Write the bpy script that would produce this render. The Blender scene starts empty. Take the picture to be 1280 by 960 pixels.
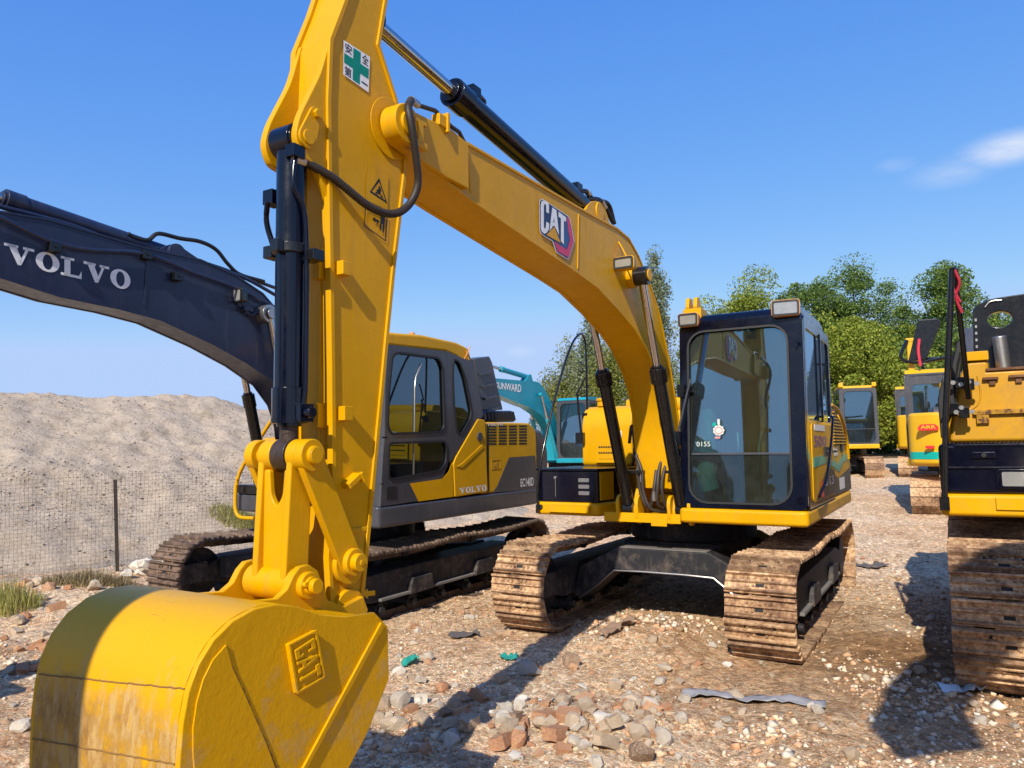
import bpy, bmesh, math, random
import numpy as np
from math import sin, cos, tan, pi, radians, sqrt, atan2
from mathutils import Matrix, Vector, noise
random.seed(7); rng=np.random.default_rng(7)
S=bpy.context.scene; COL=S.collection

# ------------------------------------------------------------------ camera maths
CF,PITCH,ROLL,CH=932.17,.0828,.0193,1.5984
def _cam():
    cp,sp=cos(PITCH),sin(PITCH)
    fw=np.array([0,cp,sp]); rt=np.array([1.,0,0]); up=np.array([0,-sp,cp])
    return fw, rt*cos(ROLL)-up*sin(ROLL), up*cos(ROLL)+rt*sin(ROLL)
FW,RT,UP=_cam(); CO=np.array([0,0,CH])
def ray(u,v): return FW+RT*(u-640)/CF+UP*(480-v)/CF
class Frame:                                  # a machine's own axes: a forward, b to its left, c up
    def __init__(s,o,yaw,tf=0,tl=0):
        F=np.array([-sin(yaw),-cos(yaw),tf]); L=np.array([cos(yaw),-sin(yaw),tl])
        F/=np.linalg.norm(F); L-=F*(L@F); L/=np.linalg.norm(L)
        s.o=np.array(o,float); s.F=F; s.L=L; s.U=np.cross(F,L)
    def mat(s):
        m=Matrix.Identity(4)
        for i in range(3):
            m[i][0]=s.F[i]; m[i][1]=s.L[i]; m[i][2]=s.U[i]; m[i][3]=s.o[i]
        return m
    def onL(s,l,pts):
        r=[]
        for u,v in pts:
            d=ray(u,v); t=(l-(CO-s.o)@s.L)/(d@s.L); P=CO+d*t-s.o; r.append((P@s.F,P@s.U))
        return r
    def onF(s,a,pts):
        r=[]
        for u,v in pts:
            d=ray(u,v); t=(a-(CO-s.o)@s.F)/(d@s.F); P=CO+d*t-s.o; r.append((P@s.L,P@s.U))
        return r
def zm(s,ox,oy,L): return [(ox+a*s,oy+b*s) for a,b in L]
def ghz(x,y):
    d=math.hypot(x,y); return .033*min(max(d-9,0),22)
def on_ground(u,v,z=0.):
    d=ray(u,v); t=(z-CH)/d[2]; return CO[0]+d[0]*t, CO[1]+d[1]*t

# ------------------------------------------------------------------ materials
def newmat(name):
    m=bpy.data.materials.new(name); m.use_nodes=True; nt=m.node_tree
    return m,nt,nt.nodes['Principled BSDF'],nt.nodes,nt.links
def noise_node(nt,scale,detail=6,rough=.6,vec=None,obj=True):
    n=nt.nodes.new('ShaderNodeTexNoise'); n.inputs['Scale'].default_value=scale
    n.inputs['Detail'].default_value=detail; n.inputs['Roughness'].default_value=rough
    if vec is None:
        tc=nt.nodes.new('ShaderNodeTexCoord'); vec=tc.outputs['Object']
    nt.links.new(vec,n.inputs['Vector']); return n
def ramp(nt,fac,stops,interp='LINEAR'):
    r=nt.nodes.new('ShaderNodeValToRGB'); e=r.color_ramp.elements; r.color_ramp.interpolation=interp
    while len(e)<len(stops): e.new(.5)
    for i,(p,c) in enumerate(stops):
        e[i].position=p; e[i].color=(*c,1) if len(c)==3 else c
    nt.links.new(fac,r.inputs['Fac']); return r
def mixc(nt,fac,a,b):
    m=nt.nodes.new('ShaderNodeMix'); m.data_type='RGBA'
    for k,v in ((6,a),(7,b)):
        if isinstance(v,tuple): m.inputs[k].default_value=(*v,1)
        else: nt.links.new(v,m.inputs[k])
    if isinstance(fac,float): m.inputs[0].default_value=fac
    else: nt.links.new(fac,m.inputs[0])
    return m.outputs[2]
def bump(nt,bs,h,strength=.2,dist=.01):
    b=nt.nodes.new('ShaderNodeBump'); b.inputs['Strength'].default_value=strength; b.inputs['Distance'].default_value=dist
    nt.links.new(h,b.inputs['Height']); nt.links.new(b.outputs[0],bs.inputs['Normal']); return b
def paint(name,col,rough=.34,dirt=.25,dirtcol=(.30,.22,.13),coat=.35,chip=None,var=.12,bumpy=.06,metal=0.,spec=.35,streak=.25,chipt=.66):
    m,nt,bs,N,L=newmat(name)
    n1=noise_node(nt,1.7,8,.65); n2=noise_node(nt,14,8,.7); n3=noise_node(nt,90,3,.6)
    c2=tuple(c*(1-var) for c in col); c3=tuple(min(1,c*(1+var*.5)) for c in col)
    base=ramp(nt,n1.outputs[0],[(.35,c2),(.65,c3)]).outputs[0]
    mul=N.new('ShaderNodeMath'); mul.operation='MULTIPLY'; L.new(n1.outputs[0],mul.inputs[0]); L.new(n2.outputs[0],mul.inputs[1])
    f=ramp(nt,mul.outputs[0],[(.24,(0,0,0)),(.44,(dirt,)*3)]).outputs[0]
    c=mixc(nt,f,base,dirtcol)
    mp=N.new('ShaderNodeMapping'); mp.inputs['Scale'].default_value=(16,16,1.6); tcx=N.new('ShaderNodeTexCoord'); L.new(tcx.outputs['Object'],mp.inputs[0])
    n5=noise_node(nt,1.,8,.7,mp.outputs[0]); g5=ramp(nt,n5.outputs[0],[(.54,(0,0,0)),(.72,(streak,)*3)]).outputs[0]; c=mixc(nt,g5,c,dirtcol)
    if chip:
        n4=noise_node(nt,23,9,.75); g=ramp(nt,n4.outputs[0],[(chipt,(0,0,0)),(chipt+.02,(1,1,1))]).outputs[0]; c=mixc(nt,g,c,chip)
    L.new(c,bs.inputs['Base Color'])
    r=N.new('ShaderNodeMapRange'); L.new(n2.outputs[0],r.inputs[0]); r.inputs[1].default_value=.3; r.inputs[2].default_value=.7
    r.inputs[3].default_value=max(.05,rough-.08); r.inputs[4].default_value=rough+.16; L.new(r.outputs[0],bs.inputs['Roughness'])
    bs.inputs['Coat Weight'].default_value=coat; bs.inputs['Coat Roughness'].default_value=.12; bs.inputs['Specular IOR Level'].default_value=spec; bs.inputs['Metallic'].default_value=metal
    ad=N.new('ShaderNodeMath'); ad.operation='MULTIPLY_ADD'; L.new(n3.outputs[0],ad.inputs[0]); ad.inputs[1].default_value=.3; L.new(n2.outputs[0],ad.inputs[2])
    bump(nt,bs,ad.outputs[0],bumpy,.02)
    return m
def flat(name,col,rough=.5,metal=0.,coat=0.):
    m,nt,bs,N,L=newmat(name)
    n=noise_node(nt,30,4,.6); c=ramp(nt,n.outputs[0],[(.3,tuple(x*.88 for x in col)),(.7,tuple(min(1,x*1.06) for x in col))]).outputs[0]
    L.new(c,bs.inputs['Base Color']); bs.inputs['Roughness'].default_value=rough; bs.inputs['Metallic'].default_value=metal
    bs.inputs['Coat Weight'].default_value=coat; return m
def glassmat(name,tint,mixr=.12,rough=.02,dirt=.12):
    m,nt,bs,N,L=newmat(name); out=N['Material Output']
    tr=N.new('ShaderNodeBsdfTransparent'); tr.inputs[0].default_value=(*tint,1)
    gl=N.new('ShaderNodeBsdfGlossy'); gl.inputs['Roughness'].default_value=rough; gl.inputs['Color'].default_value=(.62,.86,1,1)
    lw=N.new('ShaderNodeFresnel'); lw.inputs['IOR'].default_value=1.55
    a=N.new('ShaderNodeMath'); a.operation='ADD'; L.new(lw.outputs[0],a.inputs[0]); a.inputs[1].default_value=mixr
    mx=N.new('ShaderNodeMixShader'); L.new(a.outputs[0],mx.inputs[0]); L.new(tr.outputs[0],mx.inputs[1]); L.new(gl.outputs[0],mx.inputs[2])
    df=N.new('ShaderNodeBsdfDiffuse'); df.inputs[0].default_value=(.45,.45,.4,1)
    n=noise_node(nt,5,8,.7); r=ramp(nt,n.outputs[0],[(.4,(0.02,)*3),(.75,(dirt,)*3)])
    m2=N.new('ShaderNodeMixShader'); L.new(r.outputs[0],m2.inputs[0]); L.new(mx.outputs[0],m2.inputs[1]); L.new(df.outputs[0],m2.inputs[2])
    L.new(m2.outputs[0],out.inputs['Surface']); return m
YEL=(.62,.315,.0)
M={}
M['yellow']=paint('yellow_paint',YEL,.38,.22,(.34,.19,.05),.03,spec=.18,streak=.32,chip=(.16,.09,.03),chipt=.715,bumpy=.09)
M['yellow_old']=paint('worn_yellow_paint',(.52,.26,.006),.46,.6,(.26,.13,.05),.15,chip=(.18,.07,.03))
M['yellow_far']=paint('bright_yellow_paint',(.64,.36,.002),.38,.2,(.4,.25,.08),.3)
M['navy']=paint('navy_gloss_paint',(.0018,.0026,.010),.16,.0,(.10,.085,.075),.3,var=.3,bumpy=.015,streak=.02,spec=.3)
M['black']=paint('black_gloss_paint',(.006,.006,.007),.22,.03,(.12,.09,.06),.35,var=.3,bumpy=.02,streak=.03)
M['volvo_blue']=paint('dark_slate_blue_paint',(.016,.023,.055),.33,.12,(.10,.09,.10),.15,var=.2)
M['grey_dark']=paint('charcoal_grey_paint',(.050,.052,.062),.38,.15,(.16,.13,.10),.25)
M['frame_black']=paint('dusty_black_steel',(.016,.016,.020),.62,.45,(.24,.18,.13),.0,var=.3)
M['sunlit_dust_grey']=paint('sunlit_dusty_steel',(.16,.15,.14),.7,.5,(.35,.27,.19),0)  # dust on steel, with sunlight on it put into the pale colour
M['teal']=paint('teal_paint',(.005,.27,.36),.34,.2,(.12,.2,.2),.35)
M['rubber']=flat('black_rubber',(.009,.009,.010),.6)
M['hose']=flat('hydraulic_hose',(.035,.026,.02),.55)
M['chrome']=flat('chromed_rod',(.55,.52,.50),.13,1.)
M['steel']=flat('bare_steel',(.42,.40,.38),.35,.9)
M['rust_yellow']=paint('rust_bitten_yellow',(.40,.20,.01),.6,.9,(.11,.045,.02),0,chip=(.09,.035,.015),chipt=.52,bumpy=.4)
M['grease']=paint('black_grease',(.035,.022,.015),.35,.5,(.12,.06,.02),.2,bumpy=.5)
M['rust']=paint('rusty_steel',(.13,.055,.025),.75,.6,(.25,.15,.08),0,bumpy=.5)
M['white']=flat('white_vinyl',(.80,.80,.78),.4)
M['ink']=flat('black_ink',(.01,.01,.01),.5)
M['green_ink']=flat('green_vinyl',(.0,.23,.14),.4)
M['red_ink']=flat('red_vinyl',(.62,.015,.02),.4)
M['logo_pink']=flat('crimson_vinyl',(.62,.02,.07),.35)
M['logo_navy']=flat('navy_vinyl',(.012,.016,.06),.3)
M['logo_blue']=flat('blue_vinyl',(.02,.07,.20),.35)
M['pale_pink']=flat('faded_pink_vinyl',(.55,.25,.25),.5)
M['weld']=flat('stained_weld_bead',(.22,.11,.02),.8)
M['purple']=flat('purple_vinyl',(.12,.03,.2),.4)
M['teal_ink']=flat('teal_vinyl',(.0,.34,.28),.35)
M['glass']=glassmat('tinted_glass',(.38,.58,.56),.20,dirt=.03)
M['glass_low']=glassmat('lower_tinted_glass',(.38,.52,.50),.03,dirt=.05)
M['glass_dark']=glassmat('dark_tinted_glass',(.03,.11,.14),.10,dirt=.03)
M['lamp_glass']=flat('lamp_lens',(.42,.42,.40),.12,.5)
M['orange']=paint('faded_orange_plastic',(.62,.27,.08),.5,.3,(.4,.3,.2),0)
M['interior']=flat('dark_interior_plastic',(.03,.032,.034),.6)
M['seat_cloth']=flat('grey_seat_cloth',(.05,.05,.055),.9)
M['bag']=flat('white_plastic_film',(.58,.62,.58),.35)
M['louvre']=flat('black_louvre',(.008,.008,.008),.7)
M['rope']=flat('red_rope',(.55,.03,.06),.8)
M['wood']=flat('pale_wood',(.45,.30,.16),.8)
def trackmat():
    m,nt,bs,N,L=newmat('muddy_track_steel')
    n1=noise_node(nt,2.2,9,.7); n2=noise_node(nt,24,10,.75)
    c=ramp(nt,n2.outputs[0],[(.28,(.10,.045,.02)),(.40,(.30,.165,.085)),(.52,(.56,.37,.205)),(.72,(.78,.60,.40))]).outputs[0]
    c2=ramp(nt,n2.outputs[0],[(.3,(.06,.03,.018)),(.5,(.20,.105,.055)),(.75,(.52,.37,.23))]).outputs[0]
    f=ramp(nt,n1.outputs[0],[(.42,(0,0,0)),(.6,(1,1,1))]).outputs[0]
    g=N.new('ShaderNodeNewGeometry'); r=ramp(nt,g.outputs['Random Per Island'],[(0,(.55,.50,.46)),(.4,(.95,.92,.88)),(1,(1.2,1.14,1.06)) ]).outputs[0]
    mm=N.new('ShaderNodeMix'); mm.data_type='RGBA'; mm.blend_type='MULTIPLY'; mm.inputs[0].default_value=1
    L.new(mixc(nt,f,c,c2),mm.inputs[6]); L.new(r,mm.inputs[7]); L.new(mm.outputs[2],bs.inputs['Base Color'])
    bs.inputs['Roughness'].default_value=.72; bs.inputs['Metallic'].default_value=.15
    bump(nt,bs,n2.outputs[0],.5,.02); return m
M['track']=trackmat()
M['track_dark']=paint('oily_track_steel',(.10,.065,.045),.6,.8,(.34,.22,.14),0,var=.4,bumpy=.4)
def bucketmat(name='worn_bucket_paint',z0=1.02,z1=.80,lo=-.28,hi=.25):      # paint worn through to dusty steel low on the shell
    m,nt,bs,N,L=newmat(name)
    tc=N.new('ShaderNodeTexCoord'); sx=N.new('ShaderNodeSeparateXYZ'); L.new(tc.outputs['Object'],sx.inputs[0])
    mp=N.new('ShaderNodeMapping'); mp.inputs['Scale'].default_value=(8,22,7); L.new(tc.outputs['Object'],mp.inputs[0])
    n1=noise_node(nt,1.,9,.72,mp.outputs[0]); n2=noise_node(nt,5,8,.7); n3=noise_node(nt,55,6,.7)
    # wear grows towards the heel (object z below .93)
    a=N.new('ShaderNodeMapRange'); L.new(sx.outputs[2],a.inputs[0]); a.inputs[1].default_value=z0; a.inputs[2].default_value=z1; a.inputs[3].default_value=lo; a.inputs[4].default_value=hi
    b=N.new('ShaderNodeMath'); L.new(a.outputs[0],b.inputs[0]); L.new(n2.outputs[0],b.inputs[1])
    b2=N.new('ShaderNodeMath'); L.new(b.outputs[0],b2.inputs[0]); L.new(n1.outputs[0],b2.inputs[1])
    f=ramp(nt,b2.outputs[0],[(.98,(0,0,0)),(1.22,(1,1,1))]).outputs[0]
    f2=N.new('ShaderNodeMapRange'); L.new(b2.outputs[0],f2.inputs[0]); f2.inputs[1].default_value=1.0; f2.inputs[2].default_value=1.25
    worn=ramp(nt,n1.outputs[0],[(.3,(.12,.055,.02)),(.42,(.25,.13,.04)),(.5,(.38,.21,.06)),(.58,(.48,.31,.12)),(.66,(.50,.29,.02)),(.78,(.52,.38,.20))]).outputs[0]
    c=mixc(nt,f2.outputs[0],(.62,.315,.0),worn); L.new(c,bs.inputs['Base Color'])
    bs.inputs['Roughness'].default_value=.36; bs.inputs['Specular IOR Level'].default_value=.18; bs.inputs['Coat Weight'].default_value=.06; bs.inputs['Coat Roughness'].default_value=.2
    rr=N.new('ShaderNodeMapRange'); L.new(f2.outputs[0],rr.inputs[0]); rr.inputs[3].default_value=.33; rr.inputs[4].default_value=.6; L.new(rr.outputs[0],bs.inputs['Roughness'])
    mp2=N.new('ShaderNodeMapping'); mp2.inputs['Scale'].default_value=(60,5,9); mp2.inputs['Rotation'].default_value=(.5,0,0); L.new(tc.outputs['Object'],mp2.inputs[0]); n6=noise_node(nt,1.,7,.8,mp2.outputs[0])
    g6=ramp(nt,n6.outputs[0],[(.60,(0,0,0)),(.66,(.8,.8,.8))]).outputs[0]; n7=noise_node(nt,2.2,3,.5); g7=ramp(nt,n7.outputs[0],[(.45,(0,0,0)),(.6,(1,1,1))]).outputs[0]
    mu=N.new('ShaderNodeMath'); mu.operation='MULTIPLY'; L.new(g6,mu.inputs[0]); L.new(g7,mu.inputs[1]); L.new(mixc(nt,mu.outputs[0],c,(.30,.15,.02)),bs.inputs['Base Color'])
    hh=N.new('ShaderNodeMath'); hh.operation='MULTIPLY_ADD'; L.new(n2.outputs[0],hh.inputs[0]); hh.inputs[1].default_value=2.2; L.new(n3.outputs[0],hh.inputs[2])
    bump(nt,bs,hh.outputs[0],.16,.02); return m
M['bucket']=bucketmat(lo=-.30,hi=.0)
M['bucket_shell']=bucketmat('scoured_shell_paint',1.03,.80,-.24,.24)

# ------------------------------------------------------------------ mesh helper
def catmull(pts,k=6):
    P=[np.array(p,float) for p in pts]; P=[2*P[0]-P[1]]+P+[2*P[-1]-P[-2]]; o=[]
    for i in range(1,len(P)-2):
        for j in range(k):
            t=j/k; a,b,c,d=P[i-1:i+3]
            o.append(.5*((2*b)+(c-a)*t+(2*a-5*b+4*c-d)*t*t+(-a+3*b-3*c+d)*t**3))
    o.append(P[-2]); return o
class B:
    def __init__(s): s.v=[]; s.f=[]; s.m=[]; s.mi=0
    def add(s,v,f,M4=None):
        n=len(s.v)
        if M4 is not None: v=[tuple(M4@Vector(p)) for p in v]
        s.v+= [tuple(map(float,p)) for p in v]; s.f+=[tuple(i+n for i in q) for q in f]; s.m+=[s.mi]*len(f); return s
    def box(s,x0,x1,y0,y1,z0,z1,M4=None):
        v=[(x,y,z) for z in (z0,z1) for y in (y0,y1) for x in (x0,x1)]
        return s.add(v,[(0,2,3,1),(4,5,7,6),(0,1,5,4),(2,6,7,3),(0,4,6,2),(1,3,7,5)],M4)
    def cyl(s,p0,p1,r0,r1=None,n=20,cap=True):
        r1=r0 if r1 is None else r1
        p0=np.array(p0,float);p1=np.array(p1,float); d=p1-p0; d/=np.linalg.norm(d)
        a=np.cross(d,[0,0,1] if abs(d[2])<.9 else [1,0,0]); a/=np.linalg.norm(a); b=np.cross(d,a)
        v=[];
        for p,r in ((p0,r0),(p1,r1)):
            for i in range(n):
                t=2*pi*i/n; v.append(p+r*(a*cos(t)+b*sin(t)))
        f=[(i,(i+1)%n,n+(i+1)%n,n+i) for i in range(n)]
        if cap: f+=[tuple(range(n)),tuple(range(n,2*n))]
        return s.add(v,f)
    def tube(s,pts,r,n=8,k=6,smooth=True):
        P=catmull(pts,k) if smooth and len(pts)>2 else [np.array(p,float) for p in pts]
        v=[];f=[]; up=np.array([.13,.27,.95])
        for i,p in enumerate(P):
            d=P[min(i+1,len(P)-1)]-P[max(i-1,0)]; d/=np.linalg.norm(d)+1e-9
            a=np.cross(d,up); a/=np.linalg.norm(a)+1e-9; b=np.cross(d,a)
            rr=r(i/(len(P)-1)) if callable(r) else r
            v+=[p+rr*(a*cos(2*pi*j/n)+b*sin(2*pi*j/n)) for j in range(n)]
            if i: f+=[((i-1)*n+j,(i-1)*n+(j+1)%n,i*n+(j+1)%n,i*n+j) for j in range(n)]
        f+=[tuple(range(n)),tuple(range((len(P)-1)*n,len(P)*n))]
        return s.add(v,f)
    def prism(s,poly,a0,a1,axis='y'):            # poly in (x,z) for y, (y,z) for x, (x,y) for z
        n=len(poly)
        def P(p,a): return {'y':(p[0],a,p[1]),'x':(a,p[0],p[1]),'z':(p[0],p[1],a)}[axis]
        v=[P(p,a0) for p in poly]+[P(p,a1) for p in poly]
        return s.add(v,[tuple(range(n)),tuple(range(n,2*n))]+[(i,(i+1)%n,n+(i+1)%n,n+i) for i in range(n)])
    def ring(s,outer,inner,a0,a1,axis='y'):      # plate with a hole, equal point counts
        n=len(outer)
        def P(p,a): return {'y':(p[0],a,p[1]),'x':(a,p[0],p[1]),'z':(p[0],p[1],a)}[axis]
        v=[P(p,a0) for p in outer]+[P(p,a0) for p in inner]+[P(p,a1) for p in outer]+[P(p,a1) for p in inner]
        f=[]
        for i in range(n):
            j=(i+1)%n
            f+=[(i,j,n+j,n+i),(2*n+i,3*n+i,3*n+j,2*n+j),(i,2*n+i,2*n+j,j),(n+i,n+j,3*n+j,3*n+i)]
        return s.add(v,f)
    def strip(s,line,w,a0,a1):                   # a band of width w (up) along a line in (x,z)
        lo=line; hi=[(x,z+w) for x,z in line]
        return s.prism(lo+hi[::-1],a0,a1)
def obj(name,b,mats,parent=None,bevel=0,smooth=38,label=None,seg=2):
    me=bpy.data.meshes.new(name); me.from_pydata(b.v,[],b.f)
    for mt in (mats if isinstance(mats,(list,tuple)) else [mats]): me.materials.append(M[mt] if isinstance(mt,str) else mt)
    me.polygons.foreach_set('material_index',b.m)
    bm=bmesh.new(); bm.from_mesh(me); bmesh.ops.recalc_face_normals(bm,faces=bm.faces); bm.to_mesh(me); bm.free()
    if smooth:
        me.shade_smooth(); me.set_sharp_from_angle(angle=radians(smooth))
    me.update()
    o=bpy.data.objects.new(name,me); COL.objects.link(o)
    if parent is not None: o.parent=parent
    if bevel:
        md=o.modifiers.new('bevel','BEVEL'); md.width=bevel; md.segments=seg; md.limit_method='ANGLE'; md.angle_limit=radians(40); md.harden_normals=True
    if label: o['label']=label
    return o
def tag(o,label,cat=None,group=None,kind=None):
    if label: o['label']=label
    if cat: o['category']=cat
    if group: o['group']=group
    if kind: o['kind']=kind
    return o
def empty(name,mat,label,cat,group=None):
    o=bpy.data.objects.new(name,None); o.empty_display_size=.3; COL.objects.link(o); o.matrix_world=mat
    return tag(o,label,cat,group)
def rrect(x0,x1,z0,z1,r,k=5,n=None):
    o=[]
    rs=r if isinstance(r,(list,tuple)) else [r]*4
    for (cx,cz,a,rr) in ((x1-rs[0],z1-rs[0],0,rs[0]),(x0+rs[1],z1-rs[1],90,rs[1]),(x0+rs[2],z0+rs[2],180,rs[2]),(x1-rs[3],z0+rs[3],270,rs[3])):
        for i in range(k+1):
            t=radians(a+90*i/k); o.append((cx+rr*cos(t),cz+rr*sin(t)))
    return o
def resample(poly,n):
    P=np.array(poly+[poly[0]],float); d=np.r_[0,np.cumsum(np.linalg.norm(np.diff(P,axis=0),axis=1))]
    t=np.linspace(0,d[-1],n,endpoint=False); return [(float(np.interp(q,d,P[:,0])),float(np.interp(q,d,P[:,1]))) for q in t]
def roundpoly(poly,r=.05,k=4):
    o=[]; n=len(poly)
    for i in range(n):
        p=np.array(poly[i],float); a=np.array(poly[i-1],float)-p; b=np.array(poly[(i+1)%n],float)-p
        la,lb=np.linalg.norm(a),np.linalg.norm(b); q=min(r,la*.45,lb*.45); A=p+a/la*q; C=p+b/lb*q
        for j in range(k+1):
            t=j/k; o.append(tuple((1-t)**2*A+2*t*(1-t)*p+t*t*C))
    return o
def shrink(poly,d):
    P=np.array(poly); n=len(P); A=0
    for i in range(n): A+=P[i][0]*P[(i+1)%n][1]-P[(i+1)%n][0]*P[i][1]
    sg=1 if A>0 else -1; o=[]
    for i in range(n):
        t=P[(i+1)%n]-P[i-1]; t/=np.linalg.norm(t)+1e-9; o.append((P[i][0]-sg*t[1]*d,P[i][1]+sg*t[0]*d))
    return o
# letters -----------------------------------------------------------------
_fc={}
def text_polys(s,bold=.012):
    if (s,bold) in _fc: return _fc[(s,bold)]
    cu=bpy.data.curves.new('lettering','FONT'); cu.body=s; cu.fill_mode='FRONT'; cu.offset=bold; cu.resolution_u=3
    o=bpy.data.objects.new('lettering',cu); COL.objects.link(o); bpy.context.view_layer.update()
    me=bpy.data.meshes.new_from_object(o.evaluated_get(bpy.context.evaluated_depsgraph_get()))
    V=np.array([v.co[:2] for v in me.vertices]) if len(me.vertices) else np.zeros((1,2)); F=[tuple(p.vertices) for p in me.polygons]
    bpy.data.objects.remove(o); bpy.data.curves.remove(cu); bpy.data.meshes.remove(me)
    lo,hi=V.min(0),V.max(0); V=(V-lo)/np.maximum(hi-lo,1e-6); _fc[(s,bold)]=(V,F); return V,F
def quadmap(V,q):                              # q = TL,TR,BR,BL ; V in 0..1 (y up)
    q=[np.array(p,float) for p in q]
    return [ (q[3]*(1-u)+q[2]*u)*(1-v)+(q[0]*(1-u)+q[1]*u)*v for u,v in V]
def put2(b,V2,F,a,axis,th=.002,sgn=1):
    n=len(V2)
    def P(p,a): return {'y':(p[0],a,p[1]),'x':(a,p[0],p[1]),'z':(p[0],p[1],a)}[axis]
    b.add([P(p,a) for p in V2],F)
def text(b,s,q,a,axis='y',bold=.012):
    V,F=text_polys(s,bold); put2(b,quadmap(V,q),F,a,axis)
def polys(b,L,a,axis='y'):
    for p in L: put2(b,p,[tuple(range(len(p)))],a,axis)
def slab(word,q,b,a,axis='y'):                 # heavy slab-serif letters V, O, L
    xs=0; parts=[]
    wd={'V':1.25,'O':1.05,'L':1.0}
    tot=sum(wd[c] for c in word)+.06*(len(word)-1)
    def T(pts,x,w): return quadmap([((x+px*w)/tot,py) for px,py in pts],q)
    for c in word:
        w=wd[c]
        if c=='V':
            parts+=[T([(.12,.98),(.38,.98),(.58,.3),(.54,0),(.44,0)],xs,w),T([(.74,.98),(.84,.98),(.56,0),(.52,.2)],xs,w),T([(0,1),(.46,1),(.46,.86),(0,.86)],xs,w),T([(.62,1),(1,1),(1,.86),(.62,.86)],xs,w)]
        if c=='L':
            parts+=[T([(.16,1),(.44,1),(.44,0),(.16,0)],xs,w),T([(0,1),(.62,1),(.62,.87),(0,.87)],xs,w),T([(0,0),(0,.14),(.96,.14),(.96,0)],xs,w),T([(.84,.14),(.96,.42),(.96,.14)],xs,w)]
        if c=='O':
            o=[(.5+.5*cos(t),.5+.52*sin(t)) for t in np.linspace(0,2*pi,28,endpoint=False)]; i_=[(.5+.21*cos(t),.5+.40*sin(t)) for t in np.linspace(0,2*pi,28,endpoint=False)]
            V=T(o,xs,w)+T(i_,xs,w); put2(b,V,[(k,(k+1)%28,28+(k+1)%28,28+k) for k in range(28)],a,axis)
        xs+=w+.06
    polys(b,parts,a,axis)

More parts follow.
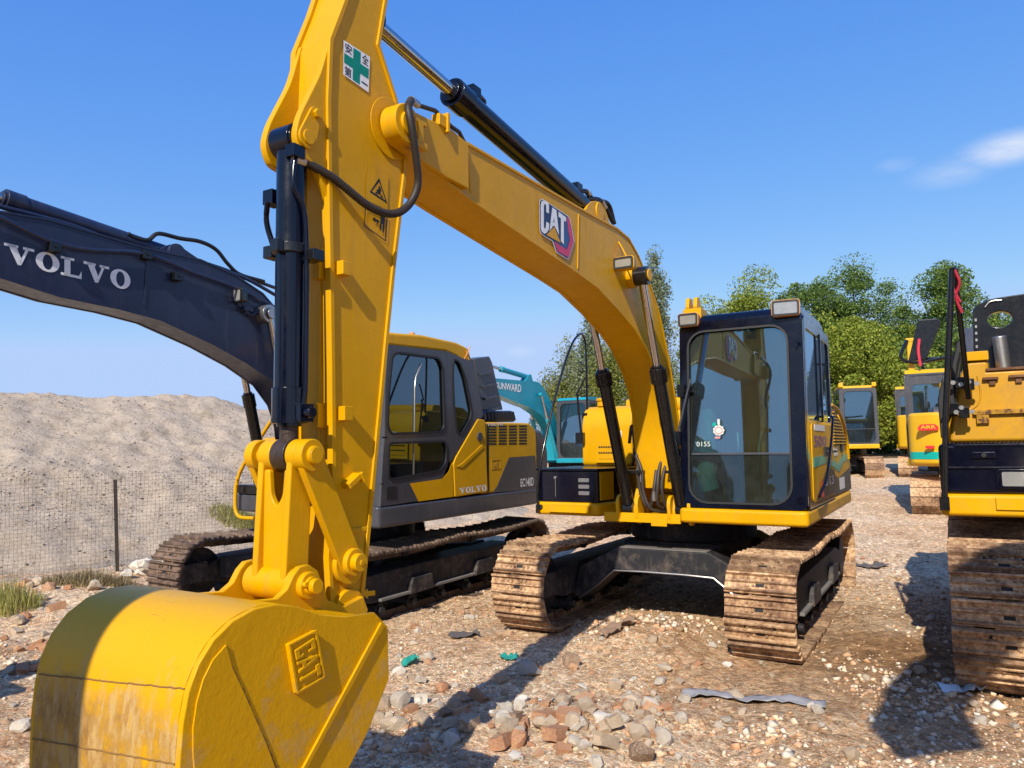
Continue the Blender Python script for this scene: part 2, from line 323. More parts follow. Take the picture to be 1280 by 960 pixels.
# ------------------------------------------------------------------ excavator kit (local x forward, y left, z up)
def make_tracks(root,xf=1.75,xr=-1.95,r=.35,gauge=1.99,w=.5,fine=True,frame='frame_black',sag=.03,zc=None,shoe='track'):
    zc=r+.012 if zc is None else zc
    xf_,xr_=xf-r,xr+r; top=xf_-xr_; arc=pi*r; per=2*top+2*arc
    n=int(round(per/.171)); pitch=per/n
    def at(s):
        s%=per
        if s<top:   # top run, rear to front
            t=s/top; return xr_+s, zc+r-sag*sin(pi*((t*2)%1)), 0.
        s-=top
        if s<arc: a=s/r; return xf_+r*sin(a), zc+r*cos(a), a
        s-=arc
        if s<top: return xf_-s, zc-r, pi
        s-=top; a=s/r; return xr_-r*sin(a), zc-r*cos(a), pi+a
    for sd in (1,-1):
        yc=sd*gauge/2
        fr=B(); h=r*.62
        prof=[(xf_-.12,zc+h*.55),(xf_+.02,zc+h*.2),(xf_+.02,zc-h*.35),(xf_-.25,zc-h*.62),(xr_+.35,zc-h*.62),(xr_+.18,zc-h*.2),(xr_+.18,zc+h*.35),(xr_+.45,zc+h*.62),(xf_-.5,zc+h*.62)]
        fr.prism(prof,yc-.15,yc+.15)
        if fine:
            o_=sd*.15
            for (a,b_) in ((-.9,-.5),(.25,.65)):
                fr.prism([(a,zc-h*.62),(b_,zc-h*.62),(b_-.05,zc+.02),(a+.05,zc+.02)],*sorted((yc+sd*.151,yc+sd*.20)))
            fr.box(xf_-.02,xf_+.30,yc-sd*.13,yc-sd*.18,zc-.08,zc+.12); fr.box(xf_-.02,xf_+.30,yc+sd*.13,yc+sd*.18,zc-.08,zc+.12)
        tf=obj('track_frame',fr,frame,root,.008)
        if fine:
            lg_=B(); lg_.prism([(xr_+.5,zc-h*.60),(xf_-.35,zc-h*.60),(xf_-.35,zc-h*.48),(xr_+.5,zc-h*.48)],*sorted((yc+sd*.151,yc+sd*.19))); obj('roller_guard',lg_,'sunlit_dust_grey',tf,.004)  # pale ledge: dust plus painted-in sunlight
        idl=B(); idl.cyl((xf_,yc-.07,zc),(xf_,yc+.07,zc),r-.085,n=28); idl.cyl((xf_,yc-.13,zc),(xf_,yc+.13,zc),.11,n=16); obj('idler_wheel',idl,frame,tf,.006)
        sp=B(); 
        teeth=[]; 
        for k in range(46):
            t=2*pi*k/46; rr=(r-.05) if k%2 else (r-.10); teeth.append((xr_+rr*cos(t),zc+rr*sin(t)))
        sp.prism(teeth,yc-.03,yc+.03); sp.cyl((xr_,yc-.13,zc),(xr_,yc+.15,zc),.19,n=22); obj('drive_sprocket',sp,frame,tf,.005)
        if fine:
            for k in range(6):
                ro=B(); xx=xr_+.45+k*(top-.85)/5; ro.cyl((xx,yc-.12,zc-r+.12),(xx,yc+.12,zc-r+.12),.065,n=16); ro.cyl((xx,yc-.17,zc-r+.12),(xx,yc+.17,zc-r+.12),.035,n=12); obj('track_roller',ro,frame,tf)
            for xx in (-.6,.6):
                ro=B(); ro.cyl((xx,yc-.1,zc+r-.075),(xx,yc+.1,zc+r-.075),.05,n=14); obj('carrier_roller',ro,frame,tf)
        ch=B(); ch2=None
        for k in range(n):
            x,z,a=at((k+.5)*pitch)
            # local: u along travel (tangent), nrm outward
            T=Matrix.Translation((x,yc,z))@Matrix.Rotation(a,4,'Y')
            jit=random.uniform(-.006,.006)
            ch.mi=0
            hw=w/2; hp=pitch*.5
            ch.box(-hp*.93,hp*.93,-hw+jit,hw+jit,-.012,.006,T)
            if fine:
                for g,gh in ((-hp*.78,.026),(-hp*.10,.018),(hp*.72,.022)):
                    ch.add([(g-.013,-hw+jit,.006),(g+.013,-hw+jit,.006),(g+.006,-hw+jit+.005,.006+gh),(g-.006,-hw+jit+.005,.006+gh),
                            (g-.013,hw+jit,.006),(g+.013,hw+jit,.006),(g+.006,hw+jit-.005,.006+gh),(g-.006,hw+jit-.005,.006+gh)],
                           [(0,1,5,4),(1,2,6,5),(2,3,7,6),(3,0,4,7),(0,3,2,1),(4,5,6,7)],T)
                for yy in (-.085,-.045,.045,.085):
                    for g in (-hp*.45,hp*.27):
                        ch.cyl(tuple(T@Vector((g,yy,.004))),tuple(T@Vector((g,yy,.018))),.011,n=6)
                ch.mi=1
                ch.box(hp*.02,hp*.34,-.030,.030,.004,.0075,T); ch.box(-hp*.62,-hp*.28,-.11,-.085,.004,.0075,T) if k%3==0 else None; ch.box(-hp*.62,-hp*.28,.085,.11,.004,.0075,T) if k%3==0 else None
                ch.mi=0
            ch.mi=0
            for yy in (-.075,.055):
                ch.box(-hp*.9,hp*1.05,yy,yy+.022,-.085,-.012,T)
            ch.cyl(tuple(T@Vector((hp,-.075,-.045))),tuple(T@Vector((hp,.075,-.045))),.022,n=8)
        obj('crawler_track',ch,[shoe,'louvre'],root)
def ngon_boss(b,x,z,y0,y1,r,n=26): b.cyl((x,y0,z),(x,y1,z),r,n=n)
def capsule(p,q,r0,r1,k=10):                   # outline of a link between two round ends, (x,z)
    p=np.array(p,float);q=np.array(q,float); a=atan2(q[1]-p[1],q[0]-p[0]); o=[]
    for i in range(k+1): t=a+pi/2+pi*i/k; o.append((p[0]+r0*cos(t),p[1]+r0*sin(t)))
    for i in range(k+1): t=a-pi/2+pi*i/k; o.append((q[0]+r1*cos(t),q[1]+r1*sin(t)))
    return o
def ram(root,name,base,tip,y,frac,rb,rr,mat='navy',collar=True,rodmat='chrome',eye=True,pipe=0):
    """hydraulic cylinder: barrel from base over frac of the length, rod to tip; points in (x,z)"""
    P=np.array([base[0],y,base[1]]);Q=np.array([tip[0],y,tip[1]]); m=P+(Q-P)*frac; d=(Q-P)/np.linalg.norm(Q-P)
    b=B(); b.cyl(P+d*.05,m,rb,n=28)
    if collar: b.cyl(m-d*.13,m,rb*1.13,n=28); b.cyl(m,m+d*.02,rb*.8,n=24)
    if eye: b.cyl((P[0],y-rb*.85,P[2]),(P[0],y+rb*.85,P[2]),rb*1.05,n=24)
    o=obj(name,b,mat,root,.003)
    r=B(); r.cyl(m-d*.05,Q,rr,n=20)
    obj('piston_rod',r,rodmat,o)
    e=B(); e.cyl((Q[0],y-rb*.8,Q[2]),(Q[0],y+rb*.8,Q[2]),rb*.95,n=24); obj('rod_eye',e,mat,o,.003)
    return o,m,d
def box_beam(root,name,top,bot,y0,y1,mat,lip=.012,bevel=.006,proud=.006):
    b=B(); poly=top+bot[::-1]; b.prism(poly,y0,y1)
    o=obj(name,b,mat,root,bevel)
    return o
def lamp(root,x,y,z,w=.16,h=.10,d=.10,mat='orange',yaw=0,name='work_lamp'):
    T=Matrix.Translation((x,y,z))@Matrix.Rotation(yaw,4,'Z')
    b=B(); n=len(rrect(0,1,0,1,.2))
    back=[(-w*.42,-h*.38),(w*.42,h*.38)]
    b.add([tuple((0,p[0],p[1])) for p in rrect(-w/2,w/2,-h/2,h/2,.025)]+[(-d,p[0]*.8,p[1]*.85) for p in rrect(-w/2,w/2,-h/2,h/2,.025)],
          [tuple(range(n)),tuple(range(n,2*n))]+[(i,(i+1)%n,n+(i+1)%n,n+i) for i in range(n)],T)
    o=obj(name,b,mat,root,.004)
    g=B(); g.ring(rrect(-w/2+.006,w/2-.006,-h/2+.006,h/2-.006,.02),rrect(-w/2+.022,w/2-.022,-h/2+.02,h/2-.02,.012),.001,.009,'x'); g.v=[tuple(T@Vector(p)) for p in g.v]; obj('lamp_bezel',g,'rubber',o)
    l=B(); l.prism(rrect(-w/2+.022,w/2-.022,-h/2+.02,h/2-.02,.012),.0005,.004,'x')
    l.v=[tuple(T@Vector(p)) for p in l.v]; obj('lamp_lens',l,'lamp_glass',o)
    return o
CAT=Frame((1.7539,7.4453,0),.5295,.0049,-.005)
VOL=Frame((-1.719,8.47,0),.5316,.0006,-.0226)
# shared boom side outlines (front-to-foot), measured on the main machine
BT=[(4.70,3.115),(4.162,3.160),(2.803,3.190),(2.138,3.215),(1.90,3.195),(1.70,3.10),(1.46,2.93),(1.23,2.70),(1.02,2.35),(.86,1.98),(.74,1.6),(.60,1.25)]
BB=[(4.66,2.93),(4.143,2.862),(2.862,2.730),(2.536,2.690),(2.177,2.593),(1.842,2.486),(1.60,2.37),(1.40,2.22),(1.25,2.05),(1.16,1.85),(1.115,1.6),(1.06,1.2)]

def cab(root,x0,x1,y0,y1,z0,z1,lean=.07,framemat='navy',glass='glass',interior=True,corner=.14,mid=None,pill=.115,pr=None,top=None,doormat_=None):
    """cab shell: each side is a plate with a rounded window opening"""
    zc=lambda z:(z-z0)*lean
    n=24
    o=rrect(y0,y1,z0,z1,.05); i_=rrect(y0+pill,y1-(pr or pill*.8),z0+.038,z1-.072,[corner,corner,corner*1.1,corner*1.1])
    b=B(); b.ring(o,i_,x1-.05,x1,'x')
    # left and right walls
    s0=rrect(x0,x1-.052,z0,z1,.05); wl=z0+(z1-z0)*.46
    b.ring(s0,rrect(x0+.09,x1-.13,wl,z1-.10,.07),y1-.035,y1+.002,'y')
    b.ring(s0,rrect(x0+.09,x1-.13,z0+.35,z1-.10,.07),y0,y0+.035,'y')
    b.ring(rrect(y0+.036,y1-.036,z0,z1-.01,.04),rrect(y0+.14,y1-.14,z0+.75,z1-.2,.07),x0-.01,x0+.03,'x')
    b.prism(rrect(x0-.01,x1-.01,y0+.01,y1-.01,.09),z1-.045,z1+.02,'z')
    b.box(x0+.02,x1-.06,y0+.03,y1-.03,z0-.01,z0+.03)
    shear=lambda bb:setattr(bb,'v',[(x-max(0,(x-x0)/(x1-x0))*zc(z),y,z) for x,y,z in bb.v])
    shear(b); fr=obj('cab',b,framemat,root,.008)
    mid=z0+(z1-z0)*.27 if mid is None else mid
    g=B(); g.box(x1-.032,x1-.028,y0+.05,y1-.07,mid,z1-.06); shear(g); up=obj('windscreen',g,glass,fr,smooth=0)
    g=B(); g.box(x1-.036,x1-.032,y0+.05,y1-.07,z0+.03,mid); shear(g); obj('lower_windscreen',g,'glass_low',fr,smooth=0)
    g=B(); g.box(x1-.042,x1-.02,y0+.09,y1-.07,mid-.012,mid+.006); shear(g); obj('glazing_bar',g,'grey_dark',fr,.003)
    for nm,yy,zl in (('side_window',y1-.014,wl-.02),('side_window',y0+.018,z0+.3)):
        g=B(); g.box(x0+.07,x1-.11,yy-.002,yy+.002,zl,z1-.08); shear(g); obj(nm,g,'glass_dark' if yy>y0+.1 else glass,fr,smooth=0)
    g=B(); g.box(x0+.008,x0+.012,y0+.12,y1-.12,z0+.73,z1-.18); obj('rear_window',g,glass,fr,smooth=0)
    g=B(); g.ring(shrink(i_,-.004),shrink(i_,.012),x1-.006,x1+.007,'x'); shear(g); obj('window_seal',g,'rubber',fr)
    if interior:
        yc=(y0+y1)/2
        s=B(); s.prism(roundpoly([(x0+.32,z0+.42),(x0+.80,z0+.46),(x0+.80,z0+.57),(x0+.36,z0+.55)],.05),yc-.24,yc+.24)
        s.prism(roundpoly([(x0+.30,z0+.52),(x0+.42,z0+.52),(x0+.30,z0+1.12),(x0+.18,z0+1.12)],.05),yc-.23,yc+.23)
        s.prism(roundpoly([(x0+.24,z0+1.12),(x0+.30,z0+1.12),(x0+.26,z0+1.32),(x0+.18,z0+1.32)],.04),yc-.12,yc+.12)
        obj('operator_seat',s,'seat_cloth',fr,.02)
        s=B(); s.box(x0+.35,x0+.75,yc-.2,yc+.2,z0+.03,z0+.42)
        for sd in (-1,1):
            s.prism([(x0+.2,z0+.03),(x0+.95,z0+.03),(x0+1.0,z0+.55),(x0+.85,z0+.66),(x0+.2,z0+.62)],yc+sd*.36-.075,yc+sd*.36+.075)
            s.cyl((x0+.9,yc+sd*.36,z0+.6),(x0+.93,yc+sd*.36,z0+.86),.014,n=10); s.cyl((x0+.93,yc+sd*.36,z0+.82),(x0+.94,yc+sd*.36,z0+.94),.025,n=12)
        obj('control_console',s,'interior',fr,.01)
        s=B()
        for sd in (-1,1):
            s.tube([(x1-.34,yc+sd*.07,z0+.04),(x1-.30,yc+sd*.08,z0+.4),(x1-.36,yc+sd*.1,z0+.62)],.012,smooth=True)
            s.box(x1-.36,x1-.2,yc+sd*.1-.05,yc+sd*.1+.05,z0+.05,z0+.075)
        obj('travel_lever',s,'steel',fr)
        s=B(); s.box(x1-.28,x1-.12,y1-.22,y1-.12,z0+.75,z0+.98); obj('monitor',s,'interior',fr,.01)
    return fr,shear

# ================================================================== MAIN EXCAVATOR
def main_excavator():
    R=empty('excavator',CAT.mat(),'large glossy yellow excavator with navy cab, its bucket resting close to the camera','excavator')
    make_tracks(R,1.76,-1.95,.35,1.99,.5)
    b=B()                                     # X frame between the tracks
    for F0,F1 in ((.55,.95),(-1.0,-.6)):
        sec=[(-.86,.20),(-.80,.46),(-.42,.66),(.42,.66),(.80,.46),(.86,.20),(.78,.17),(.45,.46),(-.45,.46),(-.78,.17)]
        b.prism(sec,F0,F1,'x')
    b.box(-.7,.7,-.45,.45,.44,.70)
    cb=obj('car_body',b,'frame_black',R,.015)
    s=B(); s.tube([(.953,-.80,.18),(.953,-.62,.31),(.953,-.45,.455),(.953,-.2,.462),(.953,.2,.462),(.953,.45,.455),(.953,.78,.2)],.008,smooth=False,n=6); obj('worn_edge',s,'steel',cb); s=B(); s.box(.60,.95,-.40,.40,.661,.668); obj('sunlit_dusty_top',s,'sunlit_dust_grey',cb)  # pale top sheet: dusty, and its sunlit look is put into the colour
    b=B(); b.cyl((0,0,.69),(0,0,.86),.60,n=48); b.cyl((0,0,.86),(0,0,.93),.52,n=48); obj('slewing_ring',b,'frame_black',R,.006)
    # revolving platform
    b=B()
    plan=roundpoly([(1.16,.235),(1.16,1.262),(-1.7,1.262),(-2.0,.9),(-2.0,-.9),(-1.7,-1.262),(.93,-1.262),(.93,-.60),(.62,-.45),(.62,.20)],.05)
    b.prism(plan,.925,1.05,'z'); deck=obj('revolving_deck',b,'yellow',R,.03,seg=3)
    b=B(); b.box(.60,1.12,-.46,.236,.935,.965); b.box(1.08,1.125,-.46,.236,.91,.99); b.box(1.13,1.137,-.02,.12,.885,.94)
    b.box(.935,.96,-1.10,-.68,.955,1.02); b.box(.935,.952,-1.06,-.72,1.02,1.03); obj('deck_front_plate',b,'yellow',deck,.006)
    b=B(); b.cyl((.925,-1.20,1.0),(.945,-1.20,1.0),.022,n=14); obj('tie_down_hole',b,'louvre',deck)
    # boom foot brackets and bosses
    b=B()
    for y in (-.185,.165):
        b.prism(roundpoly([(.45,.96),(1.10,.96),(1.05,1.12),(.86,1.36),(.72,1.40),(.52,1.3)],.07),y-.018,y+.018); b.cyl((.78,y-.035,1.22),(.78,y+.035,1.22),.10,n=24)
    for y in (-.325,-.15,.14,.315):
        b.prism(capsule((1.06,.965),(1.06,1.06),.07,.085),y-.016,y+.016)
    obj('boom_bracket',b,'yellow',R,.005)
    # right front tool box (navy) and tank behind it
    b=B(); b.prism(roundpoly([(.92,-1.245),(.92,-.60),(.05,-.47),(.05,-1.245)],.04),1.05,1.345,'z'); tb=obj('tool_box',b,'navy',R,.012)
    b=B(); b.prism(roundpoly([(.94,-1.262),(.94,-.585),(.03,-.45),(.03,-1.262)],.05),1.345,1.366,'z'); obj('tool_box_lid',b,'navy',tb,.006)
    b=B(); b.prism([(.895,-.598),(.895,-.589),(.66,-.553),(.66,-.562)],1.07,1.335,'z'); obj('inner_step_panel',b,'yellow',tb,.004)
    for z in (1.12,1.18,1.24):
        b=B(); b.prism(rrect(-.80,-.69,z,z+.035,.008),.921,.926,'x'); obj('marker_plate',b,'steel',tb)
    b=B(); b.cyl((.92,-1.04,1.28),(.935,-1.04,1.28),.014,n=12); b.cyl((.927,-1.04,1.28),(.927,-1.04,1.10),.004,n=8); obj('lock_pin',b,'steel',tb)
    b=B(); b.prism(roundpoly([(.04,1.366),(.04,1.80),(-.02,1.95),(-.12,2.0),(-.55,2.0),(-.55,1.366)],.05),-1.17,-.60)
    tk=obj('fuel_tank',b,'yellow',R,.02)
    b=B(); b.box(.045,.07,-1.0,-.72,1.40,1.62); 
    for z in (1.44,1.50,1.56):
        for k in range(9): b.prism([(-.96+k*.027,z),(-.94+k*.027,z),(-.95+k*.027,z+.014)],.07,.078,'x')
    obj('step_tread',b,'yellow',tk,.002)
    for z in (1.50,1.56):
        b=B()
        for k in range(9): b.box(.0785,.0795,-.962+k*.027,-.944+k*.027,z,z+.012)
        obj('tread_slot_row',b,'louvre',tk)
    b=B(); b.prism(rrect(-.80,-.71,1.60,1.73,.008),.047,.05,'x'); obj('notice_sticker',b,'white',tk)
    b=B(); b.cyl((-.15,-1.0,2.0),(-.15,-1.0,2.06),.06); b.cyl((-.15,-1.0,2.06),(-.15,-1.0,2.09),.072); obj('filler_cap',b,'yellow',tk,.004)
    # engine house behind
    b=B(); b.prism(roundpoly([(-.50,1.05),(-.50,1.96),(-.85,1.93),(-1.3,1.82),(-1.72,1.60),(-1.95,1.38),(-1.95,1.05)],.06),-1.235,1.235); eh=obj('engine_house',b,'yellow',R,.02)
    b=B(); b.prism(roundpoly([(-.55,1.94),(-.55,2.10),(-1.3,2.08),(-1.5,1.92)],.08),-.9,.8); obj('engine_hood',b,'yellow',eh,.02)
    b=B(); b.prism(roundpoly([(-1.6,.93),(-1.6,1.9),(-2.05,1.85),(-2.18,1.6),(-2.18,1.05),(-2.1,.93)],.08),-1.2,1.2); obj('counterweight',b,'yellow',R,.04)
    # left side panels: louvre arc, stripe, dark skirt
    arc=lambda r0,x,z:[(x+r0*1.0*cos(t),z+r0*.85*sin(t)) for t in np.linspace(0,pi*.62,12)]
    b=B(); P=[(-.60,1.55),(-.60,1.90),(-.9,1.87),(-1.25,1.78),(-1.5,1.66),(-1.62,1.55)]; b.prism(P,1.236,1.240); lv=obj('louvre_panel',b,'louvre',eh)
    b=B()
    for k in range(11): b.box(-1.6+.02,-.62,1.238,1.252,1.565+k*.031,1.577+k*.031) if k<3 else b.box(-1.6+.12*(k-2)**1.0*.9,-.62,1.238,1.252,1.565+k*.031,1.577+k*.031)
    obj('louvre_slat',b,'yellow',lv)
    b=B(); b.tube([(-.55,1.245,1.95),(-.95,1.25,1.92),(-1.35,1.25,1.80),(-1.62,1.25,1.62),(-1.70,1.25,1.40)],.016); obj('grille_rim',b,'yellow',eh)
    b=B(); b.prism([(-.46,1.06),(-.46,1.30),(-.9,1.22),(-1.9,1.30),(-1.94,1.06)],1.2362,1.2385); obj('dark_skirt_decal',b,'ink',eh)
    b=B(); b.prism([(-.46,1.36),(-.46,1.44),(-.9,1.36),(-1.3,1.44),(-1.9,1.47),(-1.9,1.40),(-1.3,1.37),(-.95,1.28)],1.2362,1.239); obj('stripe_decal',b,'teal_ink',eh)
    b=B(); b.prism(rrect(-1.35,-.95,1.10,1.22,.01),1.2386,1.2396); obj('data_decal',b,'white',eh); b=B(); b.prism(rrect(-.9,-.62,1.45,1.53,.01),1.2386,1.2396); obj('data_decal',b,'white',eh)
    b=B(); b.box(-1.28,-1.16,1.237,1.25,1.48,1.60); obj('door_latch',b,'rubber',eh,.004)
    # cab
    fr,sh=cab(R,-.44,1.143,.249,1.259,1.055,2.615,.07,mid=1.50,pill=.072,pr=.112)
    b=B(); b.prism(rrect(-.36,.93,1.10,1.74,.05),1.261,1.272); sh(b); dp=obj('door_panel',b,'yellow',fr,.004)
    b=B(); b.prism([(-.35,1.11),(-.35,1.32),(.15,1.36),(.80,1.12),(.80,1.11)],1.2725,1.274); sh(b); obj('dark_decal',b,'ink',dp)
    b=B(); b.prism([(.90,1.38),(.90,1.46),(.2,1.47),(-.34,1.40),(-.34,1.34),(.2,1.40)],1.2725,1.275); sh(b); obj('stripe_decal',b,'teal_ink',dp)
    b=B(); text(b,'500',[(.85,1.64),(.10,1.64),(.10,1.54),(.85,1.54)],1.2735,bold=.04); sh(b); obj('number_decal',b,'purple',dp)
    b=B(); text(b,'313',[(.30,1.28),(-.25,1.28),(-.25,1.20),(.30,1.20)],1.2755,bold=.03); sh(b); obj('model_decal',b,'white',dp)
    b=B(); b.prism([(.55,1.12),(.55,1.26),(.45,1.27),(.40,1.12)],1.2752,1.276); sh(b); obj('red_decal',b,'red_ink',dp)
    b=B(); b.prism(rrect(.2,.8,1.68,1.73,.01),1.273,1.275); sh(b); obj('notice_decal',b,'white',dp)
    b=B(); b.tube([(.25,1.29,1.50),(.25,1.34,1.50),(.0,1.34,1.50),(.0,1.29,1.50)],.010,smooth=False); b.box(-.05,.3,1.27,1.292,1.46,1.54); obj('door_handle',b,'rubber',fr,.003)
    b=B(); b.tube([(.85,1.30,1.15),(.6,1.33,1.3),(.2,1.33,1.62),(.0,1.32,1.8),(-.1,1.29,1.82)],.012); obj('grab_rail',b,'navy',fr)
    b=B(); b.box(.22,.26,1.258,1.275,1.76,2.55); sh(b); obj('window_divider',b,'navy',fr,.004)
    b=B(); b.prism(roundpoly([(-.40,2.61),(1.02,2.61),(.97,2.69),(.7,2.725),(-.2,2.725),(-.38,2.70)],.05),.30,1.22); obj('cab_roof',b,'navy',fr,.03,seg=3)
    lamp(R,1.085,1.145,2.665,.22,.135,.26,'orange',yaw=.12); lamp(R,1.09,.345,2.645,.18,.12,.15,'orange')
    b=B(); b.box(.78,.98,.27,.43,2.66,2.76); 
    for y in (.28,.35): b.prism(roundpoly([(.80,2.76),(.95,2.76),(.92,2.87),(.84,2.87)],.03),y,y+.035)
    obj('lifting_bracket',b,'yellow',R,.006)
    # wiper, hinges
    w_=CAT.onF(1.14,[(862,474),(856,505),(847,548)]); b=B(); b.tube([(1.12,w_[0][0],w_[0][1]),(1.15,w_[1][0],w_[1][1]),(1.16,w_[2][0],w_[2][1])],.009,smooth=False); obj('wiper_arm',b,'grey_dark',fr); b=B(); b.box(1.12,1.17,w_[2][0]-.02,w_[2][0]+.025,w_[2][1]-.06,w_[2][1]+.06); obj('wiper_motor',b,'black',fr,.003); b=B(); b.box(1.02,1.12,.24,.30,1.98,2.09); b.box(1.06,1.09,.30,.37,2.02,2.035); obj('hinge_block',b,'black',fr,.003)
    b=B(); b.cyl((1.13,1.21,1.14),(1.155,1.21,1.14),.03,n=14); b.cyl((1.10,1.225,2.38),(1.12,1.225,2.38),.014,n=10); obj('hinge_bolt',b,'navy',fr)
    # things on the glass
    q=CAT.onF(1.115,[(862,540),(878,540),(878,558),(862,558)])
    b=B(); text(b,'0155',[(.385,1.60),(.50,1.60),(.50,1.56),(.385,1.56)],1.088,'x',.0); obj('chalk_number',b,'bag',fr)
    b=B(); cx,cz=CAT.onF(1.115,[(898,538)])[0]
    fl=[(cx+(.045+.004*cos(9*t))*cos(t),cz+(.043+.003*cos(9*t))*sin(t)) for t in np.linspace(0,2*pi,42,endpoint=False)]
    b.prism(fl,1.106,1.109,'x'); st=obj('round_sticker',b,'bag',fr)
    b=B(); b.ring([(cx+.034*cos(t),cz+.032*sin(t)) for t in np.linspace(0,2*pi,24,endpoint=False)],[(cx+.026*cos(t),cz+.024*sin(t)) for t in np.linspace(0,2*pi,24,endpoint=False)],1.109,1.111,'x'); obj('sticker_print',b,'pale_pink',st)
    b=B(); b.prism(rrect(cx-.008,cx+.012,cz+.045,cz+.095,.009),1.106,1.109,'x'); obj('sticker_print',b,'bag',st)
    b=B(); b.prism(rrect(cx-.035,cx+.012,cz-.068,cz-.050,.008),1.106,1.109,'x'); obj('sticker_print',b,'pale_pink',st)
    b=B(); b.prism(rrect(cx-.05,cx-.02,cz+.035,cz+.065,.01),1.105,1.1075,'x'); obj('sticker_leaf',b,'teal_ink',st)
    b=B(); b.tube([(.95,.42,1.50),(.93,.45,1.66),(.90,.44,1.80),(.88,.42,1.86)],lambda t:.10*(1-.55*t)+.01,n=14); b.tube([(.93,.44,1.2),(.95,.42,1.32),(.93,.44,1.42)],.085,n=14); obj('plastic_wrap',b,'bag',fr)
    b=B(); b.cyl((.92,1.06,1.60),(.92,1.06,1.84),.035,n=14); b.cyl((.92,1.06,1.84),(.92,1.06,1.90),.028,n=14); obj('bottle',b,'logo_navy',fr); b=B(); b.cyl((.92,1.06,1.88),(.92,1.06,1.925),.04,n=14); obj('bottle_cap',b,'green_ink',fr)
    # handrail at right front corner
    b=B(); b.tube([(.95,-1.22,.96),(.95,-1.22,1.20),(.88,-1.19,1.55),(.60,-1.17,2.15),(.32,-1.15,2.60),(.10,-1.15,2.77),(-.02,-1.15,2.76),(-.07,-1.15,2.60),(-.07,-1.15,1.92)],.0125,n=10); b.box(.93,.97,-1.235,-1.205,.94,1.02); b.box(-.10,.0,-1.18,-1.12,1.86,1.93); obj('handrail',b,'black',R)
    b=B(); b.tube([(.06,-1.16,1.66),(.06,-1.2,2.08),(.06,-1.18,2.12)],.012); b.box(.02,.09,-1.22,-1.13,1.60,1.72); b.tube([(.06,-1.22,2.12),(.02,-1.12,2.32)],.009); obj('mirror_stay',b,'black',R)
    # ---------------- boom
    bl,br=.14,-.15
    bm_=box_beam(R,'boom',BT,BB,br,bl,'yellow',bevel=.008)
    # plates' edges stand proud of the webs
    def off(line,d):
        o=[]
        for i,p in enumerate(line):
            a=np.array(line[max(i-1,0)]); c=np.array(line[min(i+1,len(line)-1)]); t=(c-a)/np.linalg.norm(c-a); o.append((p[0]-t[1]*d,p[1]+t[0]*d))
        return o
    b=B()
    for line,d in ((BT,-.0),(BB,0)):
        s=1 if line is BT else -1
        l0=off(line,.004*s); l1=off(line,-.010*s)
        l0=off(line,.006 if line is BB else -.006); l1=off(line,-.012 if line is BB else .012)
        for y0,y1 in ((bl-.02,bl+.008),(br-.008,br+.02)): b.prism(l0+l1[::-1],y0,y1)
    obj('flange_edge',b,'yellow',bm_,.003)
    b=B()
    for u0,u1 in (((585,181),(588,245)),((723,262),(722,340))):
        p,q=CAT.onL(bl,[u0,u1]); b.prism([(p[0]-.007,p[1]-.03),(p[0]+.007,p[1]-.03),(q[0]+.007,q[1]+.02),(q[0]-.007,q[1]+.02)],bl-.002,bl+.005)
    obj('weld_seam',b,'yellow',bm_,.002)
    b=B(); pl=CAT.onL(bl,[(524,154),(580,187),(577,221),(524,192)]); b.prism(pl,bl-.002,bl+.012); obj('side_doubler_plate',b,'yellow',bm_,.003)
    # nose fork
    N=(4.755,3.025)
    b=B()
    for y0,y1 in ((.125,.215),(-.215,-.125)):
        b.cyl((N[0],y0,N[1]),(N[0],y1,N[1]),.092,n=32)
        b.prism([(4.75,2.93),(4.75,3.125),(4.35,3.16),(4.2,3.14),(4.2,2.9),(4.4,2.9)],y0 if y0>0 else y0+.045,y1-.045 if y0>0 else y1)
    b.cyl((N[0],-.23,N[1]),(N[0],.228,N[1]),.055,n=24); obj('nose_fork',b,'yellow',bm_,.006)
    b=B(); x,z=CAT.onL(.2,[(519,165)])[0]; b.box(x-.02,x+.02,.20,.235,z-.075,z+.05); b.box(x-.05,x+.05,.19,.235,z-.08,z-.05); b.box(x-.045,x+.045,.19,.235,z+.03,z+.05); obj('hose_bracket',b,'yellow',bm_,.004)
    b=B(); l=CAT.onL(.16,[(520,130),(545,138),(565,158),(575,165),(583,181)]); b.tube([(p[0],.155,p[1]) for p in l],.011,smooth=False,n=10); obj('steel_line',b,'hose',bm_)
    l=CAT.onL(.155,[(549,152)])[0]; b=B(); b.box(l[0]-.03,l[0]+.03,.13,.18,l[1]-.03,l[1]+.03); b.box(l[0]-.045,l[0]-.025,.12,.19,l[1]-.05,l[1]+.05); obj('pipe_clamp',b,'yellow',bm_,.004)
    # crest details: cylinder bracket, hoses
    b=B()
    for y in (-.075,.055):
        b.prism(roundpoly([(2.05,3.19),(2.62,3.19),(2.48,3.34),(2.32,3.39),(2.18,3.36)],.06),y,y+.02); b.cyl((2.31,y-.01,3.31),(2.31,y+.03,3.31),.07,n=24)
    obj('cylinder_bracket',b,'yellow',bm_,.005)
    # logo on the web
    Z=lambda L:CAT.onL(bl+.009,zm(.0937,660,240,L)); yb=bl+.009
    e=Z([(150,130),(158,108),(178,94),(205,96),(535,316),(566,362),(588,480),(620,655),(548,896),(515,893),(375,805),(340,700),(325,655),(205,582),(172,555),(152,500)])
    b=B(); put2(b,e,[tuple(range(len(e)))],yb-.0010,'y'); lg=obj('logo_decal',b,'white',bm_,smooth=0)
